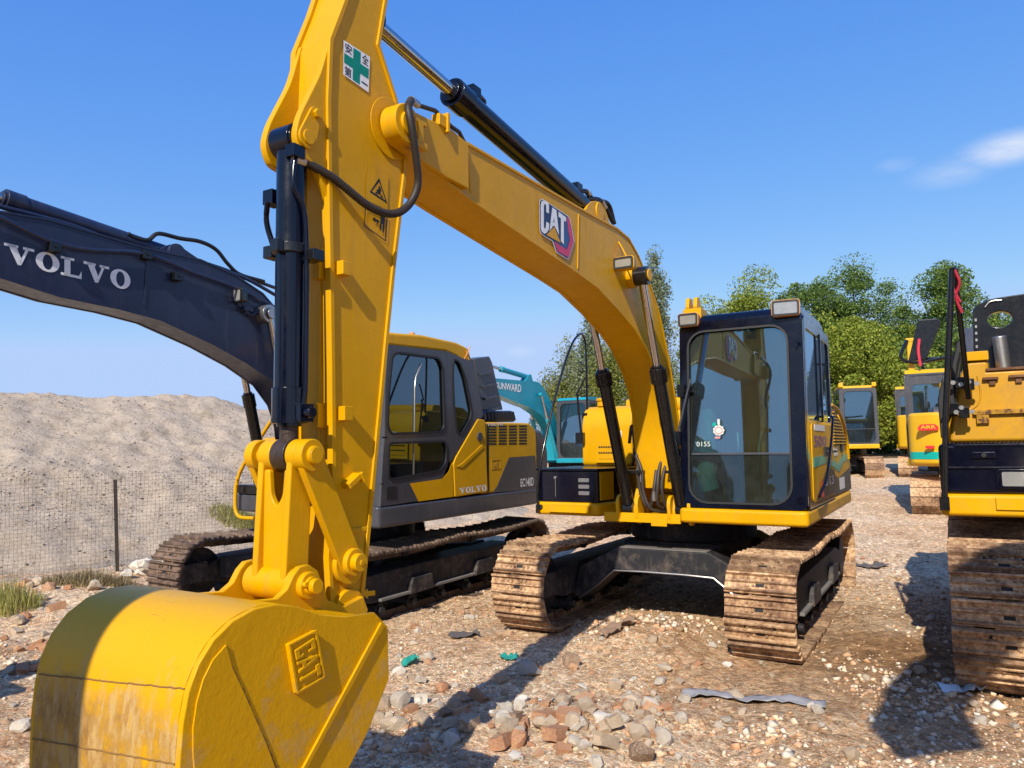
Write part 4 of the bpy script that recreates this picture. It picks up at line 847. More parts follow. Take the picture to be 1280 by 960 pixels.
    b=B(); rf=zL([(150,138),(152,82),(300,94),(440,125),(488,148),(505,207),(460,207),(441,185),(391,163)]); b.prism(rf,.27,1.235); obj('cab_roof',b,'yellow',cb,.03,seg=3)
    x,z=zL([(298,96)])[0]; b=B(); b.cyl((x,1.1,z-.01),(x,1.1,z+.035),.03,n=12); b.cyl((1.0,1.1,2.72),(1.0,1.1,2.755),.02,n=10); obj('roof_bolt',b,'orange',cb)
    b=B(); x,z=zL([(478,178)])[0]; b.tube([(x+.06,1.245,z-.05),(x,1.25,z+.02),(x-.05,1.25,z+.10)],.006); b.tube([(x+.02,1.245,z+.05),(x-.02,1.25,z-.05)],.006); obj('cable',b,'orange',cb)
    s=B(); s.prism(roundpoly([(-.05,1.5),(.42,1.54),(.42,1.66),(-.02,1.64)],.05),.5,.95); s.prism(roundpoly([(-.1,1.6),(.03,1.6),(-.05,2.2),(-.18,2.2)],.05),.5,.95); s.prism(roundpoly([(-.15,2.2),(-.08,2.2),(-.10,2.42),(-.18,2.42)],.04),.62,.84); obj('operator_seat',s,'seat_cloth',cb,.02)
    s=B(); s.box(-.2,.6,.9,1.05,1.15,1.66); s.box(-.2,.6,.42,.5,1.15,1.66); s.tube([(.5,.98,1.66),(.5,.98,1.8),(.52,.97,1.9)],.02); s.box(-.3,.35,.5,.95,1.1,1.5); obj('control_console',s,'interior',cb,.01)
    s=B(); s.tube([(.95,1.12,1.65),(1.02,1.12,1.95),(.92,1.12,2.25),(.75,1.12,2.38)],.018); s.tube([(.35,1.17,1.32),(.40,1.17,1.46),(.0,1.17,1.48)],.012); obj('inner_grab_bar',s,'grey_dark',cb)
    b=B(); l=zL([(500,222),(520,330),(535,425),(538,452),(520,440),(510,330),(490,220)],1.24); b.prism(l,1.0,1.235); obj('rear_pillar_shroud',b,'grey_dark',cb,.01)
    # intake louvre tower and hood grille behind the cab
    b=B(); l=VOL.onL(1.0,zm(.302,440,390,[(508,192),(570,183),(582,210),(626,405),(535,410)])); b.prism(l,.80,1.0); tw=obj('mirror_bracket_panel',b,'grey_dark',R,.015)
    b=B()
    for k in range(4):
        u=522+k*10; v=245+k*50; l=VOL.onL(1.0,zm(.302,440,390,[(u,v+10),(u+52,v),(u+54,v+9),(u+2,v+19)])); b.prism(l,1.0,1.03)
    obj('step_rib',b,'grey_dark',tw,.003)
    b=B(); l=VOL.onL(1.1,zm(.302,440,390,[(540,408),(665,408),(680,425),(680,455),(545,455)])); b.prism(l,.2,1.1); ic=obj('hood_grille',b,'volvo_blue',R,.03)
    for k in range(8):
        b=B(); l=VOL.onL(1.101,zm(.302,440,390,[(556+k*15,412),(563+k*15,412),(572+k*15,448),(562+k*15,448)])); b.prism(l,1.10,1.108); obj('grille_slot',b,'louvre',ic,smooth=0)
    # right front corner: tool box and rail
    b=B(); b.prism(roundpoly([(.74,-1.22),(.74,-.62),(.1,-.55),(.1,-1.22)],.04),1.10,1.20,'z'); obj('tool_box',b,'black',R,.01)
    b=B(); b.prism(roundpoly([(.60,1.20),(.58,1.62),(.45,1.72),(.0,1.76),(.0,1.20)],.05),-1.13,-.66); tk=obj('fuel_tank',b,'yellow',R,.02)
    b=B(); b.prism(rrect(-1.03,-.90,1.30,1.55,.02),.585,.60,'x'); obj('tank_window',b,'grey_dark',tk)
    l=[(318,648),(298,645),(294,625),(300,590),(332,537),(345,518)]; P_=VOL.onF(.80,l)
    b=B(); b.tube([(.80,p[0],p[1]) for p in P_],.021,n=10,k=5); obj('handrail',b,'yellow',R)
    # boom
    T_=[(4.9,3.10),(4.4,3.22)]+VOL.onL(.16,[(0,265),(60,275),(180,310),(250,325)])+[(1.95,3.20),(1.62,3.08),(1.38,2.9),(1.16,2.62),(.98,2.3),(.84,1.95),(.74,1.6),(.6,1.25)]
    B_=[(4.85,2.88),(4.4,2.87)]+VOL.onL(.16,[(0,347),(75,371),(148,386),(200,400),(265,430),(310,455),(345,480)])+[(1.25,2.05),(1.16,1.85),(1.1,1.6),(1.05,1.2)]
    bm_=box_beam(R,'boom',T_,B_,-.16,.16,'volvo_blue',bevel=.008)
    b=B()
    for line,s_ in ((T_,1),(B_,-1)):
        b.prism([(p[0],p[1]-.006) for p in line]+[(p[0],p[1]+.010) for p in line][::-1],.145,.168); b.prism([(p[0],p[1]-.006) for p in line]+[(p[0],p[1]+.010) for p in line][::-1],-.168,-.145)
    obj('flange_edge',b,'volvo_blue',bm_,.003)
    q=VOL.onL(.163,[(5,303),(163,340),(163,363),(5,327)]); b=B(); slab('VOLVO',q,b,.1635); obj('boom_lettering',b,'white',bm_,smooth=0)
    p,q_=VOL.onL(.16,[(184,318),(180,383)]); b=B(); b.prism([(p[0]-.008,p[1]),(p[0]+.008,p[1]),(q_[0]+.008,q_[1]),(q_[0]-.008,q_[1])],.158,.166); obj('weld_seam',b,'volvo_blue',bm_)
    for y,pts in ((.20,[(-30,262),(0,272),(60,300),(110,312),(183,318),(240,340),(300,362),(345,385)]),(.10,[(-30,250),(0,258),(90,282),(170,312),(240,328),(300,345),(350,372)]),(.0,[(-30,262),(60,280),(170,305),(260,330),(350,362)])):
        l=VOL.onL(y,pts); b=B(); b.tube([(p[0],y,p[1]) for p in l],.017,n=8); obj('steel_line',b,'volvo_blue',bm_)
    for u,v in ((68,308),(222,345),(183,318)):
        x,z=VOL.onL(.2,[(u,v)])[0]; b=B(); b.box(x-.04,x+.04,.16,.225,z-.04,z+.03); b.cyl((x,.225,z),(x,.235,z),.014,n=6); obj('pipe_clamp',b,'black',bm_,.004)
    x,z=VOL.onL(.12,[(222,316)])[0]; PV=(x,z)
    b=B()
    for y in (-.09,.07): b.prism(roundpoly([(x-.55,z-.12),(x+.25,z-.10),(x+.09,z+.05),(x-.02,z+.09),(x-.10,z+.05)],.05),y,y+.02); b.cyl((x,y-.02,z),(x,y+.05,z),.08,n=24)
    obj('cylinder_bracket',b,'volvo_blue',bm_,.004)
    e=VOL.onL(.0,[(0,246),(232,318)]); o,m,d=ram(R,'stick_cylinder',PV,(5.0,e[0][1]+.10),.0,.52,.068,.036,'volvo_blue')
    l=VOL.onL(.06,[(160,292),(168,297),(185,300),(198,292),(225,298),(250,302),(270,312),(285,330),(300,343),(330,352)]); b=B(); b.tube([(p[0],.06,p[1]) for p in l],.018,n=8); obj('hydraulic_hose',b,'rubber',R)
    PB=VOL.onL(.27,[(338,392)])[0]; b=B(); b.cyl((PB[0],-.3,PB[1]),(PB[0],.3,PB[1]),.05,n=20); b.cyl((PB[0],.15,PB[1]),(PB[0],.27,PB[1]),.085,n=24); obj('boom_cylinder_pin',b,'steel',bm_,.004)
    x,z=VOL.onL(.2,[(302,370)])[0]; lamp(R,x+.05,.2,z,.14,.14,.07,'black',name='boom_lamp')
    b=B(); b.tube([(x,.2,z-.06),(x-.1,.2,z-.16),(x-.18,.2,z-.12)],.012); b.box(x-.12,x-.02,.15,.22,z-.13,z-.09); obj('lamp_bracket',b,'volvo_blue',bm_,.003)
    for y in (.25,-.25): ram(R,'boom_cylinder',(1.12,1.05),PB,y,.60,.055,.033,'black')
    # arm and bucket, out of the picture on the left but casting their shadow into it
    b=B(); b.prism([(4.75,3.5),(5.05,3.5),(5.25,3.1),(5.2,1.2),(5.05,1.0),(4.9,1.2),(4.65,2.9)],-.13,.13); am=obj('arm',b,'volvo_blue',R,.01)
    b=B(); b.prism([(5.0,1.15),(5.3,1.3),(5.7,1.2),(5.95,.9),(5.95,.5),(5.8,.1),(5.7,.0),(5.2,.6)],-.45,.45); obj('bucket',b,'yellow',R,.02)
    return R
blue_boom_excavator()

# ================================================================== LIGHTER KIT FOR THE OTHER MACHINES
def kit(frame,label,*,rot=0.,thick=0.,paint_='yellow_far',cabm='grey_dark',boomm=None,stripe=None,sc=1.,boom=True,fine=False,group=None,reach=None,low=False):
    m=frame.mat()@Matrix.Scale(sc,4); R=empty('excavator',m,label,'excavator',group); boomm=boomm or paint_
    make_tracks(R,1.75,-1.95,.34,1.99,.5,fine=fine)
    b=B(); b.box(-.86,.86,-.5,.5,.25,.5); b.box(-.5,.5,-.7,.7,.4,.66); obj('car_body',b,'frame_black',R,.01)
    b=B(); b.cyl((0,0,.6),(0,0,.93),.55,n=24); obj('slewing_ring',b,'frame_black',R)
    b=B(); b.prism(roundpoly([(1.16,.235),(1.16,1.262),(-1.7,1.262),(-2.0,.9),(-2.0,-.9),(-1.7,-1.262),(1.1,-1.262),(1.1,-.60),(.62,-.45),(.62,.20)],.05),.92,1.06,'z'); obj('revolving_deck',b,paint_,R,.03)
    b=B(); b.prism(roundpoly([(-.50,1.06),(-.50,1.88),(-.85,1.86),(-1.65,1.84),(-1.70,1.06)],.08),-1.22,1.22); eh=obj('engine_house',b,paint_,R,.03)
    b=B(); b.prism(roundpoly([(-.55,1.86),(-.6,2.02),(-1.5,2.0),(-1.6,1.82)],.06),-.8,.8); obj('engine_hood',b,cabm,eh,.02)
    b=B(); b.prism(roundpoly([(-1.72,-1.22),(-1.72,1.22),(-1.95,1.2),(-2.18,.85),(-2.24,0),(-2.18,-.85),(-1.95,-1.2)],.12),.95,1.88,'z'); cw=obj('counterweight',b,paint_,R,.06,seg=3)
    b=B(); b.prism(roundpoly([(1.1,-1.24),(1.1,-.62),(.2,-.55),(.2,-1.24)],.04),1.06,1.34,'z'); obj('tool_box',b,cabm,R,.02)
    b=B(); b.prism(roundpoly([(.15,1.06),(.15,1.80),(-.5,1.86),(-.5,1.06)],.05),-1.22,-.58); obj('fuel_tank',b,paint_,R,.02)
    fr,_=cab(R,-.44,1.143,.249,1.259,1.055,2.69,.05,framemat=cabm,interior=True)
    b=B(); b.prism(roundpoly([(-.42,2.70),(1.08,2.70),(1.02,2.78),(.7,2.80),(-.3,2.80)],.04),.27,1.24); obj('cab_roof',b,paint_,fr,.03)
    b=B(); b.prism(rrect(-.36,.95,1.10,1.72,.05),1.261,1.270); obj('door_panel',b,paint_,fr)
    b=B(); b.tube([(1.0,-1.2,1.0),(1.0,-1.2,1.9),(.8,-1.2,2.1),(.2,-1.2,2.0),(.0,-1.2,1.85)],.018,n=6); obj('handrail',b,cabm,R)
    if stripe:
        b=B(); b.prism([(-1.7,1.02),(-1.7,1.10),(-1.0,1.10),(-1.0,1.02)],1.2205,1.224); b.v=b.v
        C=roundpoly([(-1.72,-1.225),(-1.72,1.225),(-1.95,1.205),(-2.185,.855),(-2.245,0),(-2.185,-.855),(-1.95,-1.205)],.12); b.prism(C,1.05,1.18,'z'); obj('stripe_decal',b,stripe,cw)
    if boom:
        bm_=box_beam(R,'boom',BT,[(x,z-thick*(1 if x<3.5 else (4.7-x)/1.2*.8+.2)) for x,z in BB],-.15,.15,boomm,bevel=0)
        PB=(1.99,2.85)
        for y in (.24,-.24): ram(R,'boom_cylinder',(1.07,1.04),PB,y,.62,.055,.033,'black' if boomm!='teal' else 'teal')
        ram(R,'stick_cylinder',(2.3,3.33),(4.7,3.52),.0,.6,.07,.038,boomm)
        b=B(); b.prism([(2.15,3.2),(2.6,3.2),(2.35,3.4),(2.25,3.4)],-.09,.09); obj('cylinder_bracket',b,boomm,bm_)
        b=B(); b.prism([(4.62,3.6),(4.92,3.65),(5.1,3.2),(5.08,1.2),(5.0,.95),(4.88,1.0),(4.6,3.0)],-.12,.12); obj('arm',b,boomm,R,.01)
        b=B(); b.prism([(5.0,1.05),(5.3,1.2),(5.7,1.12),(5.95,.8),(5.95,.45),(5.85,.05),(5.7,-.02),(5.15,.6)],-.45,.45); obj('bucket',b,boomm,R,.02)
        ram(R,'bucket_cylinder',(5.2,2.75),(5.25,1.5),.0,.8,.065,.035,boomm)
        b=B(); b.prism(capsule((5.25,1.5),(5.27,1.1),.06,.06),-.1,.1); obj('bucket_link',b,boomm,R)
    if rot:
        piv=Matrix.Translation((.85,0,1.2)); Mx=piv@Matrix.Rotation(-rot,4,'Y')@piv.inverted()
        for o in R.children:
            if o.name.split('.')[0] in ('boom','stick_cylinder','arm','bucket','bucket_cylinder','bucket_link'): o.matrix_local=Mx@o.matrix_local
    return R,eh,cw,fr
def at_px(u,Y,z): 
    d=ray(u,500); return [d[0]/d[1]*Y,Y,z]
# teal excavator far behind
TF=Frame((1.60,22.6,.16),.53)
Rt,eh,cw,fr=kit(TF,'teal-blue excavator far behind, its curved boom showing above the charcoal engine hood',paint_='teal',cabm='grey_dark',thick=.2)
b=B(); text(b,'SUNWARD',[(4.25,3.06),(2.95,3.08),(2.95,2.86),(4.25,2.90)],.158,bold=.02); obj('boom_lettering',b,'white',Rt,smooth=0)
# small cab-forward excavator, far right of the yellow one
def place(label,u,Y,yaw,z,**k):
    o=at_px(u,Y,z); F=Frame(o,yaw); return kit(F,label,**k)+(F,)
r1=place('distant yellow excavator facing the camera with a brown-framed windscreen, under the trees',1033,23.2,.30,.40,boom=False)
b=B(); b.cyl((.8,.35,2.8),(.8,.35,2.9),.06,n=12); obj('beacon_lamp',b,'orange',r1[0])
for y in (.3,1.2): 
    b=B(); b.box(1.0,1.12,y-.06,y+.06,2.74,2.86); obj('cab_lamp',b,'yellow_far',r1[0],.01)
# machine turned away: rear counterweight with teal band, mirror above
r2=place('bright yellow excavator with teal band showing its rear counterweight, beside the right-hand machine',1222,14.7,.50+pi,.17,boom=False,stripe='teal_ink')
Rr=r2[0]
b=B(); q=[(.86,1.72),(.40,1.72),(.40,1.58),(.86,1.58)]
xr=-2.225
b.prism(roundpoly([(.74,1.56),(.74,1.62),(.79,1.67),(1.01,1.67),(1.06,1.62),(1.06,1.56)],.02),xr+.06,xr-.012,'x'); st=obj('red_badge',b,'red_ink',Rr)
b=B(); text(b,'ARR',[(1.02,1.65),(.78,1.65),(.78,1.59),(1.02,1.59)],xr-.014,'x',bold=.02); b.mi=0; obj('badge_lettering',b,'yellow_far',st)
b=B(); b.prism(rrect(.82,.96,1.24,1.29,.01),xr+.03,xr-.02,'x'); obj('rear_reflector',b,'red_ink',Rr)
b=B(); b.tube([(-.2,.9,2.80),(-.2,.9,3.0),(-.2,.5,3.0),(-.2,.0,3.05)],.03,n=8); obj('mirror_stay',b,'black',Rr)
b=B(); b.box(-.30,-.22,1.05,1.17,2.3,3.45); b.box(-.31,-.21,1.03,1.19,3.36,3.45); obj('cab_rear_post',b,'yellow_far',Rr,.02)
b=B(); b.prism([(1.16,2.98),(.84,2.98),(.54,3.70),(.61,3.80),(.94,3.80)][::-1],-.34,-.30,'x'); b.v=[(x,y,z) for x,y,z in b.v]; obj('wide_mirror',b,'black',Rr,.02)
b=B(); b.tube([(-.36,1.16,3.4),(-.40,1.28,3.05),(-.38,1.0,2.93),(-.36,.5,3.0)],.035,n=8); obj('mirror_arm',b,'black',Rr)
b=B(); b.tube([(-.42,.94,3.40),(-.44,.97,3.15),(-.42,.95,2.86)],.028,n=6); obj('red_rope',b,'rope',Rr)
b=B(); b.prism([(-.9,1.7),(-.5,1.7),(1.4,3.4),(1.35,3.7),(1.2,3.75)],-.2,.1); obj('folded_boom',b,'grey_dark',Rr,.02)
r3=place('yellow excavator half hidden further back, its counterweight marked red',1178,22.5,.50+pi,.38,boom=False)
b=B(); b.prism([(.95,1.15),(.70,1.15),(.95,1.42)],-2.20,-2.22,'x'); obj('red_triangle',b,'red_ink',r3[0])

# ================================================================== RIGHT-HAND FOREGROUND EXCAVATOR
RGT=Frame((4.63,5.47,0),.5295)
def right_excavator():
    R=empty('excavator',RGT.mat(),'yellow excavator cut off by the right edge, with black engine hood raised','excavator')
    make_tracks(R,1.66,-2.1,.43,1.99,.6,zc=.445,sag=.02)
    b=B(); b.box(-.86,.86,-.5,.5,.35,.7); b.box(-.5,.5,-.7,.7,.5,.86); obj('car_body',b,'frame_black',R,.01)
    b=B(); b.cyl((0,0,.8),(0,0,1.06),.62,n=40); obj('slewing_ring',b,'frame_black',R)
    F0=1.10
    c=RGT.onF(F0,[(1177,645),(1177,617),(1175,555),(1178,549),(1280,548)]); yo=c[0][0]; zb,zs,zt=c[0][1],c[1][1],c[2][1]
    print('RGT corner',c)
    b=B(); b.prism(roundpoly([(1.2,.25),(1.2,-yo),(-1.9,-yo),(-2.2,.9),(-2.2,-.9),(-1.9,yo),(F0,yo),(F0,-.45),(.7,-.4),(.7,.25)],.05),zb,zs,'z'); dk=obj('revolving_deck',b,'yellow',R,.03,seg=3)
    b=B(); b.box(F0,F0+.014,yo+.32,yo+.9,zb+.05,zs-.02); obj('deck_step',b,'yellow',dk,.004)
    b=B(); b.prism(roundpoly([(F0-.005,yo+.005),(F0-.005,-.5),(.1,-.45),(.1,yo+.005)],.05),zs,zt,'z'); tb=obj('tool_box',b,'navy',R,.03,seg=3)
    b=B(); b.box(F0-.006,F0+.008,yo+.03,-.55,zs+(zt-zs)*.50,zs+(zt-zs)*.54); b.box(F0-.006,F0+.006,yo+.1,-.55,zs+(zt-zs)*.93,zt-.005); obj('lid_ledge',b,'navy',tb,.004)
    b=B(); b.box(F0-.005,F0+.012,yo+.20,yo+.34,zs+(zt-zs)*.70,zs+(zt-zs)*.84); lk=obj('latch',b,'navy',tb,.01); b=B(); b.cyl((F0+.012,yo+.27,zs+(zt-zs)*.77),(F0+.02,yo+.27,zs+(zt-zs)*.77),.015,n=12); obj('keyhole',b,'louvre',lk)
    c=RGT.onF(F0+.02,[(1252,590),(1290,590),(1290,608),(1252,608)]); b=B(); b.prism(rrect(c[0][0]-.03,c[0][0]+.30,c[2][1]-.02,c[0][1]+.02,.02),F0-.002,F0+.012,'x'); l_=obj('lamp_housing',b,'navy',tb,.006)
    b=B(); b.prism(rrect(c[0][0],c[0][0]+.26,c[2][1]-.0,c[0][1]+.0,.01),F0+.010,F0+.020,'x'); obj('lamp_lens',b,'lamp_glass',l_)
    b=B()
    for k in range(46): b.prism([(yo+.08+k*.024,zt-.002),(yo+.10+k*.024,zt-.002),(yo+.09+k*.024,zt+.014)],F0-.06,F0-.03,'x')
    b.box(F0-.35,F0-.02,yo+.06,-.6,zt-.004,zt+.003); obj('anti_slip_plate',b,'navy',tb)
    # tank and engine bay wall behind, with rusty channels
    FT=.45
    c=RGT.onF(FT,[(1193,545),(1222,450),(1222,465),(1240,462),(1280,460),(1200,455),(1215,440)])
    print('RGT tank',c)
    yl=c[0][0]; z1=c[3][1]
    b=B(); P=RGT.onF(FT,[(1187,553),(1190,520),(1200,470),(1207,452),(1236,450),(1236,463)]); P=[(a,z) for a,z in P]; P=P+[(1.0,P[-1][1]),(1.0,zt)]
    b.prism(P,-.6,FT,'x'); tk=obj('fuel_tank',b,'yellow_old',R,.03,seg=3)
    b=B(); b.prism(rrect(P[3][0]+.0,P[4][0],P[4][1]+.0,P[4][1]+.07,.01),FT-.12,FT+.02,'x'); obj('tank_cap_plate',b,'yellow',tk,.006)
    b=B(); c=RGT.onF(FT+.02,[(1216,513),(1290,508),(1290,524),(1216,528)]); b.prism([(c[0][0],c[0][1]),(c[0][0]+1.0,c[0][1]+.01),(c[0][0]+1.0,c[0][1]-.03),(c[0][0],c[0][1]-.035)],FT-.01,FT+.035,'x')
    for k in range(5): b.box(FT,FT+.03,c[0][0]+.02+k*.3,c[0][0]+.10+k*.3,c[3][1]-.01,c[0][1]-.02)
    obj('rusty_rail',b,'rust_yellow',tk,.004)
    c=RGT.onF(FT,[(1232,462),(1290,456)]); b=B(); b.box(FT-.06,FT+.012,c[0][0],c[0][0]+1.1,c[0][1]-.012,c[0][1]+.008)
    for u,v in ((1238,475),(1271,472)):
        p=RGT.onF(FT,[(u,v)])[0]; b.box(FT,FT+.035,p[0]-.05,p[0]+.05,p[1],p[1]+.02); b.box(FT,FT+.02,p[0]-.01,p[0]+.03,p[1]-.04,p[1])
    obj('rusty_edge',b,'rust',tk,.003)
    b=B(); l=RGT.onF(FT+.004,[(1222,470),(1226,490),(1222,505),(1210,513),(1200,512)]); b.tube([(FT+.002,p[0],p[1]) for p in l],.008,n=6); obj('tank_seam',b,'yellow_old',tk)
    b=B(); l=RGT.onF(FT+.06,[(1178,470),(1186,510),(1186,548),(1176,548),(1172,500)]); b.prism(l,FT-.2,FT+.05,'x'); obj('dark_side_cover',b,'rubber',R,.01)
    # raised hood lid with a round hole
    FH=.10
    hp=RGT.onF(FH,[(1216,388),(1222,380),(1240,373),(1300,364),(1420,364),(1420,462),(1222,462),(1217,440)]); hole_c=RGT.onF(FH,[(1250,399)])[0]
    o=np.array(resample([tuple(p) for p in hp],60)); cc=np.array(hole_c); rr=.074
    aa=np.arctan2(o[:,1]-cc[1],o[:,0]-cc[0]); o=o[np.argsort(aa)]; aa=np.sort(aa); hi=[(cc[0]+rr*cos(t)*1.15,cc[1]+rr*.85*sin(t)) for t in aa]
    b=B(); b.ring([tuple(p) for p in o],hi,FH-.07,FH,'x'); hd=obj('raised_engine_hood',b,'black',R,.008,smooth=25)
    q=RGT.onF(FH+.05,[(1244,452),(1242,420),(1250,416),(1258,420),(1264,460)]); b=B(); x_,z_=RGT.onF(FH+.12,[(1255,461)])[0]; x2,z2=RGT.onF(FH+.12,[(1249,420)])[0]; b.cyl((FH+.10,x_,z_-.02),(FH+.10,x2,z2),.050,n=26); obj('exhaust_pipe',b,'steel',R,.012,seg=3)
    b=B(); q=RGT.onF(FH+.01,[(1231,384),(1238,377),(1252,375)]); b.tube([(FH+.012,p[0],p[1]) for p in q],.006); b2=RGT.onF(FH,[(1219,400),(1221,450)]); 
    for k in range(7): p=np.array(b2[0])*(1-k/6)+np.array(b2[1])*k/6; b.box(FH,FH+.01,p[0]-.004,p[0]+.010,p[1]-.012,p[1]+.01)
    obj('hood_seal_clip',b,'steel',hd)
    # handrail poles with rope, brackets
    a=RGT.onF(F0+.02,[(1181,632),(1182,520),(1190,338)]); c=RGT.onF(.55,[(1192,338),(1200,400),(1209,480),(1211,500)])
    a=[(F0+.02,p[0],p[1]) for p in a]; tp=a[-1]
    b=B(); b.tube([a[0],a[1],tp],.020,n=12,smooth=False); b.tube([tp,(tp[0]-.02,tp[1]+.012,tp[2]+.01)]+[(.55+ (tp[0]-.55)*(1-k)*.5,0,0) for k in ()] ,.02,n=10,smooth=False); b.cyl(tp,(tp[0]-.03,tp[1]+.02,tp[2]-.0),.022,n=12)
    e=RGT.onF(.62,[(1211,498)])[0]; b.tube([(tp[0]-.02,tp[1]+.015,tp[2]),(.62,e[0],e[1])],.018,n=10,smooth=False); b.box(F0-.0,F0+.04,a[0][1]-.03,a[0][1]+.03,a[0][2]-.03,a[0][2]+.06); hr=obj('handrail',b,'black',R)
    f=lambda t,k=0:(tp[0]-.02+(.62-tp[0]+.02)*t+.028,tp[1]+.015+(e[0]-tp[1]-.015)*t+k,tp[2]+(e[1]-tp[2])*t)
    b=B(); b.tube([f(.0),f(.1,.02),f(.2,-.01),f(.32,.015)],.010,n=6); b.tube([f(.02),f(.12,-.02),f(.24,.012)],.008,n=6); obj('red_rope',b,'rope',hr)
    for (u,v,s_) in ((1201,478,1),(1211,480,0),(1192,510,1),(1205,515,0)):
        p=RGT.onF(.60,[(u,v)])[0]; b=B(); b.box(.52,.61,p[0]-.035,p[0]+.035,p[1]-.045,p[1]+.04); cl=obj('pole_clamp',b,'black',R,.006)
        for dx in (-.05,.05): b=B(); b.cyl((.60,p[0]+dx,p[1]),(.622,p[0]+dx,p[1]),.018,n=6); obj('clamp_bolt',b,'steel',cl)
    # folded black mirror arm
    l=RGT.onF(.30,[(1180,545),(1178,525),(1186,480),(1196,428),(1207,416),(1200,470),(1190,520)]); b=B(); b.prism(l,.24,.28,'x'); obj('mirror_panel',b,'rubber',R,.01)
    l=RGT.onF(.5,[(1192,520),(1190,480),(1197,440)]); b=B(); b.tube([(.5,p[0],p[1]) for p in l],.03,n=8); obj('mirror_stay',b,'rubber',R)
    # rest of the machine (outside the frame, but it stands there)
    b=B(); b.prism(roundpoly([(-.6,zs),(-.6,2.1),(-1.7,2.0),(-1.95,1.7),(-1.95,zs)],.06),yo+.02,-yo-.02); obj('engine_house',b,'yellow',R,.03)
    b=B(); b.prism(roundpoly([(-1.96,zb),(-1.96,2.0),(-2.3,1.9),(-2.45,1.6),(-2.45,1.2),(-2.3,zb)],.08),yo+.05,-yo-.05); obj('counterweight',b,'yellow',R,.05)
    cab(R,-.44,1.2,.28,1.30,zs,2.85,.06)
    dz=.12; BT2=[(x+.05,z+dz) for x,z in BT]; BB2=[(x+.05,z+dz) for x,z in BB]
    box_beam(R,'boom',BT2,BB2,-.17,.17,'yellow')
    for y in (.26,-.26): ram(R,'boom_cylinder',(1.12,1.15),(2.03,2.97),y,.6,.06,.035,'black')
    ram(R,'stick_cylinder',(2.35,3.45),(4.8,3.62),0,.7,.075,.038,'navy')
    b=B(); b.prism([(4.72,3.75),(4.98,3.8),(5.2,3.3),(5.18,1.3),(5.05,1.0),(4.93,1.1),(4.7,3.1)],-.13,.13); obj('arm',b,'yellow',R,.01)
    b=B(); b.prism([(5.0,1.15),(5.3,1.3),(5.8,1.2),(6.05,.85),(6.05,.5),(5.9,.05),(5.75,-.02),(5.2,.6)],-.5,.5); obj('bucket',b,'bucket',R,.02)
    return R
right_excavator()
# the machine parked opposite, behind the photographer: mirrored in the windscreen, shades the yard
kit(Frame((-4.77,-4.3,0),.53+pi),'yellow excavator parked in the opposite row, behind the photographer',paint_='yellow_far',cabm='grey_dark',boomm='volvo_blue',group='opposite row of excavators')
kit(Frame((-8.4,-4.4,0),.45+pi),'dark-boomed excavator at the far end of the opposite row',paint_='yellow_far',cabm='grey_dark',boomm='volvo_blue',group='opposite row of excavators')
kit(Frame((-2.80,-6.05,0),.56+pi),'larger yellow excavator with raised boom in the opposite row',paint_='yellow_far',cabm='grey_dark',sc=1.35,rot=radians(24),group='opposite row of excavators')

# ================================================================== PLACE
def rockmesh(name,seed,kind='rock'):
    r=random.Random(seed); bm=bmesh.new()
    if kind=='brick':
        bmesh.ops.create_cube(bm,size=1); 
        for v in bm.verts: v.co.x*=.9; v.co.y*=.55; v.co.z*=.42
        bmesh.ops.subdivide_edges(bm,edges=bm.edges[:],cuts=2,use_grid_fill=True)
        for v in bm.verts:
            n=noise.noise_vector(v.co*2.6+Vector((seed,0,0))); v.co+=n*.07
            if v.co.x>.25: v.co.x-=abs(noise.noise(v.co*3+Vector((seed,9,0))))*.5
    else:
        bmesh.ops.create_icosphere(bm,subdivisions=2,radius=.5)
        s=Vector((1,r.uniform(.6,.9),r.uniform(.45,.75)))
        for v in bm.verts:
            n=v.co.normalized(); k=noise.noise(n*1.4+Vector((seed*3.1,0,0)))*.5+noise.noise(n*3.5+Vector((0,seed,0)))*.22
            v.co=Vector((n.x*s.x,n.y*s.y,n.z*s.z))*(.5+k*.5)
        # a few flat cuts make it angular
        for _ in range(4):
            nrm=Vector((r.uniform(-1,1),r.uniform(-1,1),r.uniform(-.4,1))).normalized(); d=r.uniform(.22,.34)
            for v in bm.verts:
                e=v.co.dot(nrm)-d
                if e>0: v.co-=nrm*e*.92
    me=bpy.data.meshes.new(name); bm.to_mesh(me); bm.free(); 
    me.shade_smooth(); me.set_sharp_from_angle(angle=radians(28)); return me
def rockmat(name,c1,c2,c3):
    m,nt,bs,N,L=newmat(name)
    n1=noise_node(nt,3,8,.7); n2=noise_node(nt,17,8,.75)
    oi=N.new('ShaderNodeObjectInfo'); 
    a=N.new('ShaderNodeMath'); a.operation='MULTIPLY_ADD'; L.new(oi.outputs['Random'],a.inputs[0]); a.inputs[1].default_value=.35; 
    b=N.new('ShaderNodeMath'); b.operation='MULTIPLY'; L.new(n1.outputs[0],b.inputs[0]); b.inputs[1].default_value=.8; L.new(b.outputs[0],a.inputs[2])
    c=ramp(nt,a.outputs[0],[(.25,c1),(.5,c2),(.75,c3)]).outputs[0]
    f=ramp(nt,n2.outputs[0],[(.42,(0,0,0)),(.68,(.8,.8,.8))]).outputs[0]
    L.new(mixc(nt,f,c,(.56,.41,.26)),bs.inputs['Base Color']); bs.inputs['Roughness'].default_value=.9
    bump(nt,bs,n2.outputs[0],.6,.05); return m
